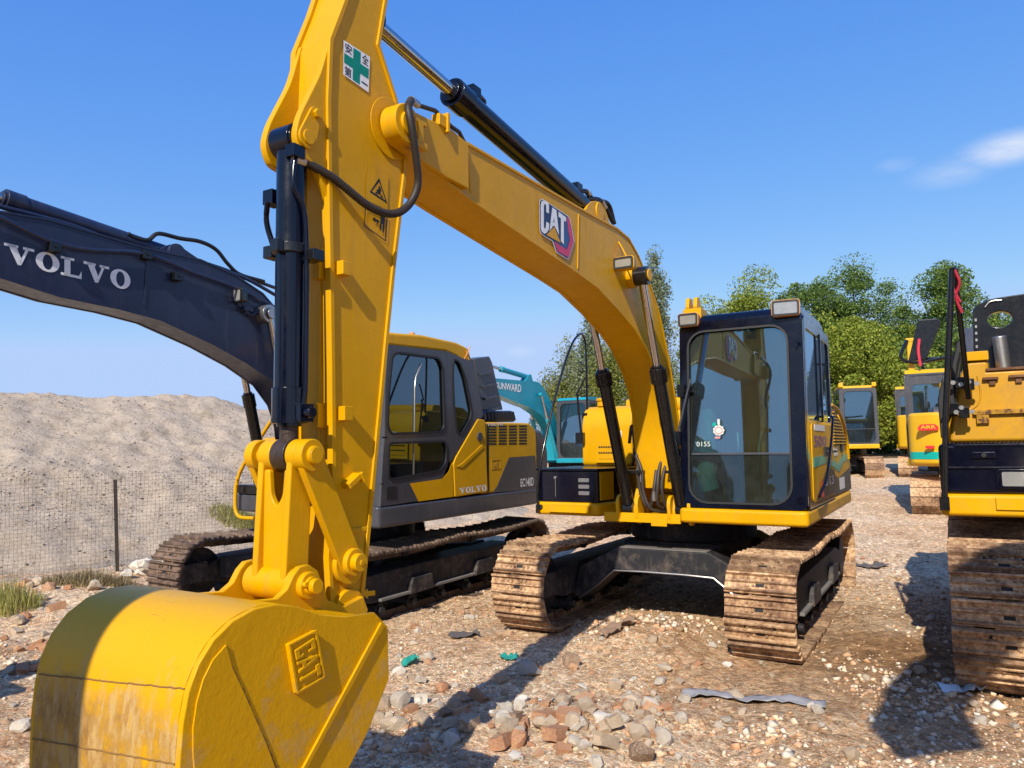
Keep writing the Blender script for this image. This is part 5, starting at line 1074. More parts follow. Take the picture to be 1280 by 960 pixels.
RM={'orange':rockmat('broken_brick_surface',(.26,.09,.04),(.46,.19,.08),(.56,.30,.16)),
    'tan':rockmat('sandstone_surface',(.30,.21,.13),(.44,.33,.22),(.58,.47,.35)),
    'grey':rockmat('broken_concrete_surface',(.30,.26,.21),(.46,.41,.34),(.62,.56,.47)),
    'white':rockmat('pale_plaster_surface',(.54,.49,.41),(.70,.65,.56),(.80,.76,.68)),
    'brown':rockmat('earthy_clod_surface',(.12,.07,.04),(.22,.13,.08),(.34,.22,.14))}
# ---- ground sheet
def fbm(x,y,sc,seed):
    o=np.zeros_like(x); a=1
    for k in range(4):
        f=sc*2**k; r=np.random.default_rng(seed+k); 
        G=r.standard_normal((128,128)); xi=np.floor(x*f).astype(int); yi=np.floor(y*f).astype(int); u=x*f-xi; v=y*f-yi
        u=u*u*(3-2*u); v=v*v*(3-2*v); q=lambda i,j:G[(xi+i)%128,(yi+j)%128]
        o+=a*((q(0,0)*(1-u)+q(1,0)*u)*(1-v)+(q(0,1)*(1-u)+q(1,1)*u)*v); a*=.5
    return o
def hgt(x,y):
    """ground height (vectorised)"""
    x=np.asarray(x,float); y=np.asarray(y,float); d=np.hypot(x,y); z=.033*np.clip(d-9,0,22)
    def g(cx,cy,sx,sy,a): return a*np.exp(-((x-cx)/sx)**2-((y-cy)/sy)**2)
    z=z+g(.95,6.0,.55,.45,.10)+g(1.3,6.3,.6,.5,.07)           # spoil between the tracks
    z=z+g(.35,4.3,.75,.45,.09)+g(-.4,4.6,.6,.4,.05)                    # brick heap in front
    z=z+g(-5.2,8.3,.8,.8,.10)+(g(.5,4.5,1.3,1.1,1.)+g(-.4,6.3,.6,.9,.7)+g(-4.6,7.4,1.2,1.4,.8))*(fbm(x,y,1.9,230)*.022+fbm(x,y,8.,240)*.007)
    return z
def gz(x,y):
    x=np.asarray(x,float); y=np.asarray(y,float)
    return hgt(x,y)+fbm(x,y,.9,3)*.016+fbm(x,y,5.,11)*.009*(1+.0*x)
def groundmat():
    m,nt,bs,N,L=newmat('rubble_strewn_earth')
    tc=N.new('ShaderNodeTexCoord'); P=tc.outputs['Object']
    a=noise_node(nt,.35,6,.6,P); b=noise_node(nt,1.3,9,.72,P); c=noise_node(nt,7,9,.75,P); d=noise_node(nt,34,6,.75,P)
    vo=N.new('ShaderNodeTexVoronoi'); vo.inputs['Scale'].default_value=22; L.new(P,vo.inputs['Vector'])
    vo2=N.new('ShaderNodeTexVoronoi'); vo2.inputs['Scale'].default_value=60; L.new(P,vo2.inputs['Vector'])
    earth=ramp(nt,b.outputs[0],[(.28,(.22,.12,.06)),(.42,(.40,.245,.135)),(.52,(.60,.42,.27)),(.66,(.72,.56,.39)),(.8,(.80,.69,.53))]).outputs[0]
    brick=ramp(nt,c.outputs[0],[(.3,(.32,.13,.07)),(.55,(.52,.27,.17)),(.8,(.62,.42,.30))]).outputs[0]
    pale=ramp(nt,c.outputs[0],[(.3,(.46,.37,.28)),(.6,(.68,.61,.52)),(.8,(.78,.74,.67))]).outputs[0]
    f1=ramp(nt,c.outputs[0],[(.5,(0,0,0)),(.62,(.7,.7,.7))]).outputs[0]
    f2=ramp(nt,a.outputs[0],[(.47,(0,0,0)),(.56,(.9,.9,.9))]).outputs[0]
    a2=noise_node(nt,.9,7,.7,P); f3=ramp(nt,a2.outputs[0],[(.53,(0,0,0)),(.62,(.85,.85,.85))]).outputs[0]
    e=mixc(nt,f1,earth,brick); e=mixc(nt,f2,e,pale); e=mixc(nt,f3,e,ramp(nt,c.outputs[0],[(.35,(.16,.075,.03)),(.6,(.36,.20,.10)),(.8,(.50,.33,.2))]).outputs[0])
    dw=N.new('ShaderNodeMix'); dw.data_type='VECTOR'; dw.inputs[0].default_value=.06; L.new(P,dw.inputs[4]); L.new(c.outputs['Color'],dw.inputs[5])
    for sc_,th_ in ((26,.50),(58,.46),(120,.44)):
        v=N.new('ShaderNodeTexVoronoi'); v.inputs['Scale'].default_value=sc_; L.new(dw.outputs[1],v.inputs['Vector'])
        sp0=N.new('ShaderNodeSeparateColor'); L.new(v.outputs['Color'],sp0.inputs[0])
        pal=ramp(nt,sp0.outputs[0],[(0,(.22,.12,.06)),(.16,(.48,.22,.10)),(.30,(.60,.36,.20)),(.44,(.56,.44,.30)),(.62,(.74,.60,.42)),(.78,(.50,.42,.33)),(.92,(.82,.75,.62)),(1,(.34,.22,.13))],'CONSTANT').outputs[0]
        ms=N.new('ShaderNodeMath'); ms.operation='GREATER_THAN'; L.new(sp0.outputs[1],ms.inputs[0]); ms.inputs[1].default_value=th_
        mk=N.new('ShaderNodeMath'); mk.operation='MULTIPLY'; L.new(ms.outputs[0],mk.inputs[0]); L.new(ramp(nt,b.outputs[0],[(.35,(.25,)*3),(.6,(.85,)*3)]).outputs[0],mk.inputs[1])
        e=mixc(nt,mk.outputs[0],e,pal)
    # darker brown soil on the right-hand side
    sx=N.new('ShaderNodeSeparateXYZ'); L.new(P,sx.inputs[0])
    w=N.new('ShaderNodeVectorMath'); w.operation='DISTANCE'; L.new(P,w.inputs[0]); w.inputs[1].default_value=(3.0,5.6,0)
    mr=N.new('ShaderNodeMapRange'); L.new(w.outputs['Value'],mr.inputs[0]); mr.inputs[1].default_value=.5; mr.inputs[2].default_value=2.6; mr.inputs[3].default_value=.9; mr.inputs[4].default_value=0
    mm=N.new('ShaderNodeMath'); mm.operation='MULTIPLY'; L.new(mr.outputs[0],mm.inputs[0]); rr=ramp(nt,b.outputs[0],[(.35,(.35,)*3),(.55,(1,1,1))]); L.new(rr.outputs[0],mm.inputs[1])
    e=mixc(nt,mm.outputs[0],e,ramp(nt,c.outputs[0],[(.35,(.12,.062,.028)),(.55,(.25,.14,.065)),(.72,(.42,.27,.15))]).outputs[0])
    # pebbly speckle
    sp=N.new('ShaderNodeMix'); sp.data_type='RGBA'; sp.blend_type='MULTIPLY'; L.new(e,sp.inputs[6])
    rv=ramp(nt,vo.outputs['Color'],[(.2,(.62,.58,.55)),(.5,(.95,.93,.9)),(.85,(1.25,1.22,1.2))]); L.new(rv.outputs[0],sp.inputs[7]); sp.inputs[0].default_value=.75
    rg=ramp(nt,d.outputs[0],[(.35,(.7,.68,.66)),(.6,(1.12,1.1,1.08))]).outputs[0]
    s2=N.new('ShaderNodeMix'); s2.data_type='RGBA'; s2.blend_type='MULTIPLY'; s2.inputs[0].default_value=.8; L.new(sp.outputs[2],s2.inputs[6]); L.new(rg,s2.inputs[7])
    s3=N.new('ShaderNodeMix'); s3.data_type='RGBA'; s3.blend_type='MULTIPLY'; s3.inputs[0].default_value=1; s3.inputs[7].default_value=(1.38,1.33,1.20,1); L.new(s2.outputs[2],s3.inputs[6]); L.new(s3.outputs[2],bs.inputs['Base Color']); bs.inputs['Roughness'].default_value=.95; bs.inputs['Specular IOR Level'].default_value=.2
    h=N.new('ShaderNodeMath'); h.operation='MULTIPLY_ADD'; L.new(vo.outputs['Distance'],h.inputs[0]); h.inputs[1].default_value=-.35; L.new(c.outputs[0],h.inputs[2])
    h2=N.new('ShaderNodeMath'); h2.operation='MULTIPLY_ADD'; L.new(vo2.outputs['Distance'],h2.inputs[0]); h2.inputs[1].default_value=-.3; L.new(h.outputs[0],h2.inputs[2])
    h3=N.new('ShaderNodeMath'); h3.operation='MULTIPLY_ADD'; L.new(d.outputs[0],h3.inputs[0]); h3.inputs[1].default_value=1.1; L.new(h2.outputs[0],h3.inputs[2])
    bump(nt,bs,h3.outputs[0],.9,.035); return m
def sheet(name,xs,ys,zf,mat):
    X,Y=np.meshgrid(xs,ys); Z=zf(X,Y); V=np.stack([X.ravel(),Y.ravel(),Z.ravel()],1); nx,ny=len(xs),len(ys)
    i=np.arange(nx*ny).reshape(ny,nx); F=np.stack([i[:-1,:-1].ravel(),i[:-1,1:].ravel(),i[1:,1:].ravel(),i[1:,:-1].ravel()],1)
    me=bpy.data.meshes.new(name); me.from_pydata(V.tolist(),[],F.tolist()); me.materials.append(mat); me.shade_smooth(); o=bpy.data.objects.new(name,me); COL.objects.link(o); return o
def grade(a,b,fine,n):                         # fine spacing inside [a,b], growing outwards
    c=list(np.arange(a,b,fine)); s=fine; x=b; out=[]
    while x<600: s*=1.16; x+=s; out.append(x)
    s=fine; x=a; o2=[]
    while x>-600: s*=1.16; x-=s; o2.append(x)
    return np.array(o2[::-1]+c+out)
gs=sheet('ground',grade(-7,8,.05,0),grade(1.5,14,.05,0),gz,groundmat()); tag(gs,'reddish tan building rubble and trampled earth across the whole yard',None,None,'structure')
# ---- spoil mound behind the fence
def moundmat():
    m,nt,bs,N,L=newmat('sandy_grey_spoil')
    a=noise_node(nt,.5,7,.65); b=noise_node(nt,3.2,9,.7); c=noise_node(nt,16,8,.8)
    e=ramp(nt,b.outputs[0],[(.3,(.29,.225,.155)),(.5,(.45,.36,.27)),(.7,(.56,.455,.345))]).outputs[0]
    f=ramp(nt,a.outputs[0],[(.45,(0,0,0)),(.65,(.6,.6,.6))]).outputs[0]
    e=mixc(nt,f,e,(.46,.37,.28)); g=ramp(nt,c.outputs[0],[(.34,(.5,.48,.46)),(.45,(1,1,1)),(.7,(1.15,1.13,1.1))]).outputs[0]
    s=N.new('ShaderNodeMix'); s.data_type='RGBA'; s.blend_type='MULTIPLY'; s.inputs[0].default_value=.85; L.new(e,s.inputs[6]); L.new(g,s.inputs[7])
    L.new(s.outputs[2],bs.inputs['Base Color']); bs.inputs['Roughness'].default_value=1.; bs.inputs['Specular IOR Level'].default_value=.1
    h=N.new('ShaderNodeMath'); h.operation='MULTIPLY_ADD'; L.new(c.outputs[0],h.inputs[0]); h.inputs[1].default_value=.4; L.new(b.outputs[0],h.inputs[2])
    bump(nt,bs,h.outputs[0],.9,.09); return m
FA=np.array([-6.6,8.5]); FB=np.array([-2.6,11.83]); FD=(FB-FA)/np.linalg.norm(FB-FA); FN=np.array([-FD[1],FD[0]])   # fence line and the side beyond it
def mound_h(s,t):
    # s along the fence from FA, t beyond it
    crest=2.52+.07*np.sin(s*.55+.6)+.07*np.sin(s*1.35+2)+fbm(s,t*0,.45,40)*.05
    fade=np.clip((11-s)/3.8,0,1); fade=fade*fade*(3-2*fade); crest=crest*fade
    up=np.clip((t-.7)/5.6,0,1); z=crest*(up**.92)
    z=np.where(t>6.3,crest*(1-.10*np.clip(t-6.3,0,4)),z)
    r=fbm(s,t,.8,50)*.05+fbm(s,t,3.2,60)*.018+fbm(s,t,7.,70)*.010; band=.10*np.exp(-((t-2.6-.3*np.sin(s))/.5)**2)
    return z+(r+band)*np.clip(t/.7,0,1)*np.clip(fade*3,0,1)
s_=np.arange(-16,15,.075); t_=np.concatenate([np.arange(0,8,.075),np.arange(8,20,.6)])
SS,TT=np.meshgrid(s_,t_); PX=FA[0]+FD[0]*SS+FN[0]*TT; PY=FA[1]+FD[1]*SS+FN[1]*TT
Z=hgt(PX,PY)-.05+mound_h(SS,TT)*1.0; V=np.stack([PX.ravel(),PY.ravel(),Z.ravel()],1); ny,nx=SS.shape; i=np.arange(nx*ny).reshape(ny,nx)
F=np.stack([i[:-1,:-1].ravel(),i[:-1,1:].ravel(),i[1:,1:].ravel(),i[1:,:-1].ravel()],1)
me=bpy.data.meshes.new('spoil_mound'); me.from_pydata(V.tolist(),[],F.tolist()); me.materials.append(moundmat()); me.shade_smooth(); mo=bpy.data.objects.new('spoil_mound',me); COL.objects.link(mo); tag(mo,'long bank of dry grey-brown spoil behind the wire fence',None,None,'structure')
# ---- scattered gravel (countless) : numpy batch of little rocks
ICO=bmesh.new(); bmesh.ops.create_icosphere(ICO,subdivisions=1,radius=1); IV=np.array([v.co[:] for v in ICO.verts]); IF=np.array([[v.index for v in f.verts] for f in ICO.faces]); ICO.free()
CUV=np.array([(x,y,z) for z in (-1,1) for y in (-1,1) for x in (-1,1)],float); CUF=np.array([(0,2,3),(0,3,1),(4,5,7),(4,7,6),(0,1,5),(0,5,4),(2,6,7),(2,7,3),(0,4,6),(0,6,2),(1,3,7),(1,7,5)])
def scatter(name,P,sz,mat,BV=IV,BF=IF,flatz=.6):
    n=len(P); A=rng.standard_normal((n,3,3)); Q,_=np.linalg.qr(A)
    sc=sz[:,None]*rng.uniform(.55,1.,(n,3)); v=BV[None]*(1+rng.uniform(-.28,.28,(n,len(BV),1)))*sc[:,None,:]
    v=np.einsum('nij,nkj->nki',Q,v); v[:,:,2]*=flatz; v+=P[:,None,:]
    f=(BF[None]+(np.arange(n)*len(BV))[:,None,None]).reshape(-1,3); v=v.reshape(-1,3)
    me=bpy.data.meshes.new(name); me.vertices.add(len(v)); me.vertices.foreach_set('co',v.ravel()); me.loops.add(len(f)*3); me.polygons.add(len(f))
    me.polygons.foreach_set('loop_start',np.arange(len(f))*3); me.loops.foreach_set('vertex_index',f.ravel().astype(np.int32)); me.update(calc_edges=True); me.validate()
    me.materials.append(mat); o=bpy.data.objects.new(name,me); COL.objects.link(o); return o
def islandmat(name,stops,rough=.9,noise_s=20,transl=0):
    m,nt,bs,N,L=newmat(name); g=N.new('ShaderNodeNewGeometry'); c=ramp(nt,g.outputs['Random Per Island'],stops).outputs[0]
    n=noise_node(nt,noise_s,4,.7); r=ramp(nt,n.outputs[0],[(.3,(.75,.75,.75)),(.7,(1.1,1.1,1.1))]).outputs[0]
    s=N.new('ShaderNodeMix'); s.data_type='RGBA'; s.blend_type='MULTIPLY'; s.inputs[0].default_value=1; L.new(c,s.inputs[6]); L.new(r,s.inputs[7]); L.new(s.outputs[2],bs.inputs['Base Color']); bs.inputs['Roughness'].default_value=rough
    if transl:
        t=N.new('ShaderNodeBsdfTranslucent'); L.new(s.outputs[2],t.inputs[0]); mx=N.new('ShaderNodeMixShader'); mx.inputs[0].default_value=transl
        L.new(bs.outputs[0],mx.inputs[1]); L.new(t.outputs[0],mx.inputs[2]); L.new(mx.outputs[0],N['Material Output'].inputs[0])
    return m
rub=islandmat('mixed_rubble_chips',[(0,(.30,.18,.10)),(.15,(.48,.29,.16)),(.26,(.58,.31,.16)),(.36,(.60,.43,.27)),(.60,(.74,.57,.38)),(.80,(.62,.53,.42)),(.96,(.68,.58,.44)),(1,(.76,.68,.55))])
n=62000; th=rng.uniform(-.75,.85,n); dd=2.6+rng.beta(1.15,2.3,n)*13; X=dd*np.tan(th)*.95; Y=dd
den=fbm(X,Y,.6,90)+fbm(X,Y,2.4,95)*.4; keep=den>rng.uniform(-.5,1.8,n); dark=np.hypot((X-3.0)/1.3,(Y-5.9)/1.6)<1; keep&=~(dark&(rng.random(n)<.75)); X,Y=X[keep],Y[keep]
sz=.0035+.030*rng.beta(1.,8.5,len(X))*(1+Y*.06); nb=26000; th=rng.uniform(-.72,.8,nb); dd=2.8+rng.beta(1.1,2.6,nb)*9; BX=dd*np.tan(th)*.95; BY=dd; kb=(fbm(BX,BY,.8,190)+.3*fbm(BX,BY,3.,195))>rng.uniform(.1,2.2,nb); BX,BY=BX[kb],BY[kb]
bz=.006+.040*rng.beta(1.0,5.0,len(BX)); tag(scatter('brick_fragments',np.stack([BX,BY,gz(BX,BY)+bz*.2],1),bz,rub,CUV,CUF,.7),'angular brick and mortar fragments trodden into the yard','fragments',None,'stuff')
tag(scatter('rubble_chips',np.stack([X,Y,gz(X,Y)+sz*.25],1),sz,rub),'loose chips of brick, stone and mortar covering the yard','rubble',None,'stuff')
# chips on the mound
n=9000; s=rng.uniform(-3,11,n); t=rng.uniform(.4,6.2,n); q=rng.random(n); t=np.where(q<.45,2.4+rng.normal(0,.55,n),t); t=np.clip(t,.4,6.2)
X=FA[0]+FD[0]*s+FN[0]*t; Y=FA[1]+FD[1]*s+FN[1]*t; sz=.010+.045*rng.beta(1,7,n); zz=hgt(X,Y)-.05+mound_h(s,t)
clod=islandmat('dry_clods',[(0,(.18,.14,.10)),(.4,(.32,.26,.19)),(.85,(.44,.36,.28)),(1,(.58,.52,.44))]); tag(scatter('mound_clods',np.stack([X,Y,zz+sz*.2],1),sz,clod),'dry clods and pebbles scattered over the spoil bank','clods',None,'stuff')
# ---- larger stones, each a thing
protos={'brick':[rockmesh('brick_piece',k,'brick') for k in range(4)],'rock':[rockmesh('stone_piece',k+20) for k in range(7)]}
meshes={}
for k,mt in RM.items():
    for kd in protos:
        for j,p in enumerate(protos[kd]):
            q=p.copy(); q.materials.append(mt); q.name=('broken_brick' if kd=='brick' else 'stone'); meshes.setdefault((k,kd),[]).append(q)
CN={'orange':('orange-red broken brick','broken_brick'),'tan':('sandy tan stone','stone'),'grey':('grey lump of broken concrete','concrete_lump'),'white':('chalky white plaster lump','plaster_lump'),'brown':('dark brown earthy clod','earth_clod')}
def stone(col,kind,x,y,size,where,sink=.28,label=None,group=None,rz=None,z=None,flat=1.):
    me=random.choice(meshes[(col,kind)]); nm=CN[col][1]; o=bpy.data.objects.new(nm,me); COL.objects.link(o)
    o.scale=(size,size,size*flat); o.rotation_euler=(random.uniform(-.5,.5),random.uniform(-.5,.5),random.uniform(0,6.3) if rz is None else rz)
    o.location=(x,y,(float(gz(x,y)) if z is None else z)+size*(.5-sink)*.62)
    cat={'broken_brick':'brick','stone':'stone','concrete_lump':'concrete lump','plaster_lump':'plaster lump','earth_clod':'clod'}[nm]
    return tag(o,label or '%s %s'%(CN[col][0],where),cat,group or '%ss %s'%(CN[col][0],where))
def zone(n,f,cols,where,s0,s1,kindp=.5,pw=2.2):
    for _ in range(n):
        x,y=f(); c=random.choices(list(cols),list(cols.values()))[0]; sz=s0+(s1-s0)*random.random()**pw
        stone(c,'brick' if (c=='orange' and random.random()<.75) or (c!='orange' and random.random()<.15) else 'rock',x,y,sz,where)
def pxzone(u0,u1,v0,v1):
    def f():
        return on_ground(random.uniform(u0,u1),random.uniform(v0,v1))
    return f
def gauss(cx,cy,sx,sy):
    return lambda:(random.gauss(cx,sx),random.gauss(cy,sy))
zone(140,gauss(.22,4.2,.42,.28),{'orange':5,'tan':4,'grey':3,'brown':1.5,'white':.6},'in the rubble heap in front of the tracks',.04,.165,pw=1.9)
zone(60,gauss(-.5,4.9,.5,.6),{'orange':1.2,'tan':5,'grey':3,'white':.5},'in the shadow beside the bucket',.05,.19)
zone(60,gauss(.9,5.0,.6,.6),{'orange':2,'tan':4,'grey':3,'white':1},'between the heap and the yellow tracks',.03,.13)
zone(34,gauss(-.3,6.9,.6,.5),{'orange':1.5,'tan':5,'grey':2,'white':1},'by the left-hand yellow track',.04,.11)
zone(75,pxzone(5,225,738,815),{'orange':5,'tan':3,'grey':2,'white':1.2},'in the row of bricks below the wire fence',.07,.20,pw=1.4)
zone(30,pxzone(0,110,810,925),{'orange':5,'tan':2,'grey':2},'on the bare ground left of the bucket',.05,.14)
zone(34,gauss(2.4,4.3,.5,.6),{'orange':1,'tan':3,'grey':4,'white':1},'on the dark brown soil near the right-hand track',.03,.10)
zone(14,gauss(4.2,9.6,.9,1.4),{'orange':2,'tan':4,'grey':2},'on the ground behind the yellow excavator',.05,.12)
for k in range(9):
    x=-4.75+random.gauss(0,.22); y=9.55+random.gauss(0,.16); stone('white','rock',x,y,random.uniform(.14,.27),'piled at the foot of the fence post',group='chalky white lumps piled at the fence post',z=float(gz(x,y))+.05*(k%3))
u=on_ground(795,742); stone('tan','rock',*u,.17,'',label='large tan stone on the spoil between the yellow tracks',z=.12)
u=on_ground(712,835); stone('brown','rock',*u,.17,'',label='upright brown stone in the middle of the rubble',flat=1.3)
u=on_ground(563,935); stone('white','rock',*u,.14,'',label='large cream stone at the bottom left of the rubble heap')
u=on_ground(712,925); stone('orange','brick',*u,.15,'',label='bright orange brick lump at the front of the rubble heap')
u=on_ground(1150,838); stone('tan','rock',*u,.10,'',label='round tan stone in the shadow by the right-hand track')
u=on_ground(728,860); stone('white','rock',*u,.08,'',label='small bright white stone left of the grey cloth',flat=.5)
# scraps of cloth and plastic on the ground
def scrap(name,cx,cy,L_,W_,rz,mat,label,cat,amp=.03,nx=22,ny=9):
    V=[];F=[]
    sd=random.random()*9
    for j in range(ny):
        for i in range(nx):
            a=(i/(nx-1)-.5)*L_; b_=(j/(ny-1)-.5)*W_*(.6+.5*abs(sin(i*.37+sd)))
            x=cx+a*cos(rz)-b_*sin(rz); y=cy+a*sin(rz)+b_*cos(rz); V.append((x,y,float(gz(x,y))+.012+amp*abs(noise.noise(Vector((x*9+sd,y*9,0))))*1.6))
    for j in range(ny-1):
        for i in range(nx-1): F.append((j*nx+i,j*nx+i+1,(j+1)*nx+i+1,(j+1)*nx+i))
    b=B(); b.add(V,F); o=obj(name,b,mat,None,smooth=60); md=o.modifiers.new('thickness','SOLIDIFY'); md.thickness=.003; return tag(o,label,cat)
M['cloth']=flat('dusty_grey_cloth',(.27,.26,.27),.95); M['cloth_dark']=flat('dark_rag',(.10,.085,.08),.95); M['film_blue']=flat('pale_blue_film',(.5,.62,.72),.35); M['film_teal']=flat('teal_net',(.02,.26,.20),.5); M['bark']=flat('brown_bark_strip',(.22,.14,.09),.95)
g=lambda u,v:on_ground(u,v)
scrap('grey_cloth',*g(940,875),.85,.16,-.42,'cloth','long strip of dusty grey cloth lying flat on the rubble','cloth')
scrap('dark_rag',*g(580,793),.26,.16,.3,'cloth_dark','dark crumpled rag on the ground between the two machines','rag')
scrap('plastic_scrap',*g(1200,866),.28,.12,.2,'film_blue','pale blue plastic scrap beside the right-hand track','plastic scrap',amp=.05)
scrap('plastic_scrap',*g(676,895),.16,.06,-.3,'film_blue','small blue plastic strip in the brick heap','plastic scrap',amp=.04)
scrap('plastic_scrap',*g(512,834),.12,.10,.4,'film_teal','teal plastic scrap just right of the bucket','plastic scrap',amp=.07)
scrap('plastic_scrap',*g(636,824),.13,.10,.1,'film_teal','dull green netting scrap below the left yellow track','plastic scrap',amp=.05)
scrap('bark_strip',*g(775,808),.42,.10,.75,'bark','brown strip of bark pointing at the yellow tracks','bark strip',amp=.06)
scrap('cloth_dark_patch',*g(1090,712),.35,.2,.3,'cloth_dark','black rag on the sunlit soil behind the right-hand track','rag') .name='dark_rag'
# ---- wire fence
wire=flat('galvanised_wire',(.13,.12,.11),.6,.3); b=B(); Lf=9.2; h_=1.28; A0=FA-FD*3.2
def wob(s,z): return .03*sin(s*1.7)+.02*sin(z*5+s)
n=int(Lf/.046)
for k in range(n+1):
    s0=k*.046; P_=[]
    for z in np.linspace(0,h_+.03*sin(s0*1.3),6):
        p=A0+FD*(s0+.01*sin(z*7+k))+FN*wob(s0,z); P_.append((p[0],p[1],float(hgt(p[0],p[1]))+z))
    b.tube(P_,.0015,n=3,smooth=False)
for j in range(int(h_/.046)+1):
    z=j*.046; P_=[]
    for k in range(0,n+1,4):
        s0=k*.046; p=A0+FD*s0+FN*wob(s0,z); P_.append((p[0],p[1],float(hgt(p[0],p[1]))+z*(1+.03*sin(s0*1.3)/1.28)))
    b.tube(P_,.0015,n=3,smooth=False)
M['wire']=wire; fo=obj('wire_fence',b,'wire',None,smooth=0); tag(fo,'sagging square-mesh wire fence along the foot of the spoil bank','fence')
x,y=on_ground(147,722); b=B(); 
b.prism([(-.022,-.022),(.022,-.022),(.022,-.016),(-.016,-.016),(-.016,.022),(-.022,.022)],-.1,1.18,'z'); M['post']=paint('dark_rusty_angle_iron',(.03,.022,.018),.7,.4,(.12,.07,.04),0); po=obj('fence_post',b,'post',None); po.location=(x,y,float(gz(x,y))); po.rotation_euler=(0,-.045,.3); tag(po,'thin dark angle-iron post leaning in the wire fence','fence post')
# ---- weeds and grass
def blades(name,cx,cy,rx,ry,n,h,mat,label,cat,kind='stuff',zf=None,lean=.5):
    V=[];F=[]
    for _ in range(n):
        a=random.uniform(0,6.28); r=sqrt(random.random()); x=cx+rx*r*cos(a); y=cy+ry*r*sin(a); z=float(gz(x,y)) if zf is None else zf(x,y); hh=h*random.uniform(.35,1)*(1.1-.6*r); d=random.uniform(0,6.28); w=random.uniform(.0015,.004); ln=random.uniform(.1,lean)*hh
        px,py=cos(d)*ln,sin(d)*ln; qx,qy=-sin(d)*w,cos(d)*w; k=len(V)
        V+=[(x-qx,y-qy,z),(x+qx,y+qy,z),(x+px*.4+qx,y+py*.4+qy,z+hh*.6),(x+px*.4-qx,y+py*.4-qy,z+hh*.6),(x+px,y+py,z+hh)]; F+=[(k,k+1,k+2,k+3),(k+3,k+2,k+4)]
    b=B(); b.add(V,F); o=obj(name,b,mat,None,smooth=0); return tag(o,label,cat,None,kind)
M['grass_g']=islandmat('green_yellow_blades',[(0,(.16,.17,.03)),(.4,(.34,.32,.06)),(.8,(.52,.44,.16)),(1,(.24,.25,.05))],.8,transl=.3); M['grass_d']=islandmat('dry_brown_blades',[(0,(.14,.10,.05)),(.5,(.28,.21,.10)),(1,(.42,.34,.18))],.9,transl=.2)
x,y=on_ground(8,768); blades('grass_tuft',x,y,.34,.26,750,.38,'grass_g','yellow-green grass tuft at the left edge below the fence','grass')
x,y=on_ground(110,742); blades('dry_brush',x,y,.55,.22,1700,.24,'grass_d','dry brown brush at the foot of the wire fence','brush',lean=1.2)
x,y=-4.35,12.1
def mz(x,y):
    s=(x-FA[0])*FD[0]+(y-FA[1])*FD[1]; t=(x-FA[0])*FN[0]+(y-FA[1])*FN[1]; return float(hgt(x,y))-.05+float(mound_h(np.array(s),np.array(t)))
blades('weed_patch',x,y,.55,.25,1500,.26,'grass_g','yellowing weeds on the lower slope of the spoil bank','weeds',zf=mz,lean=1.1)
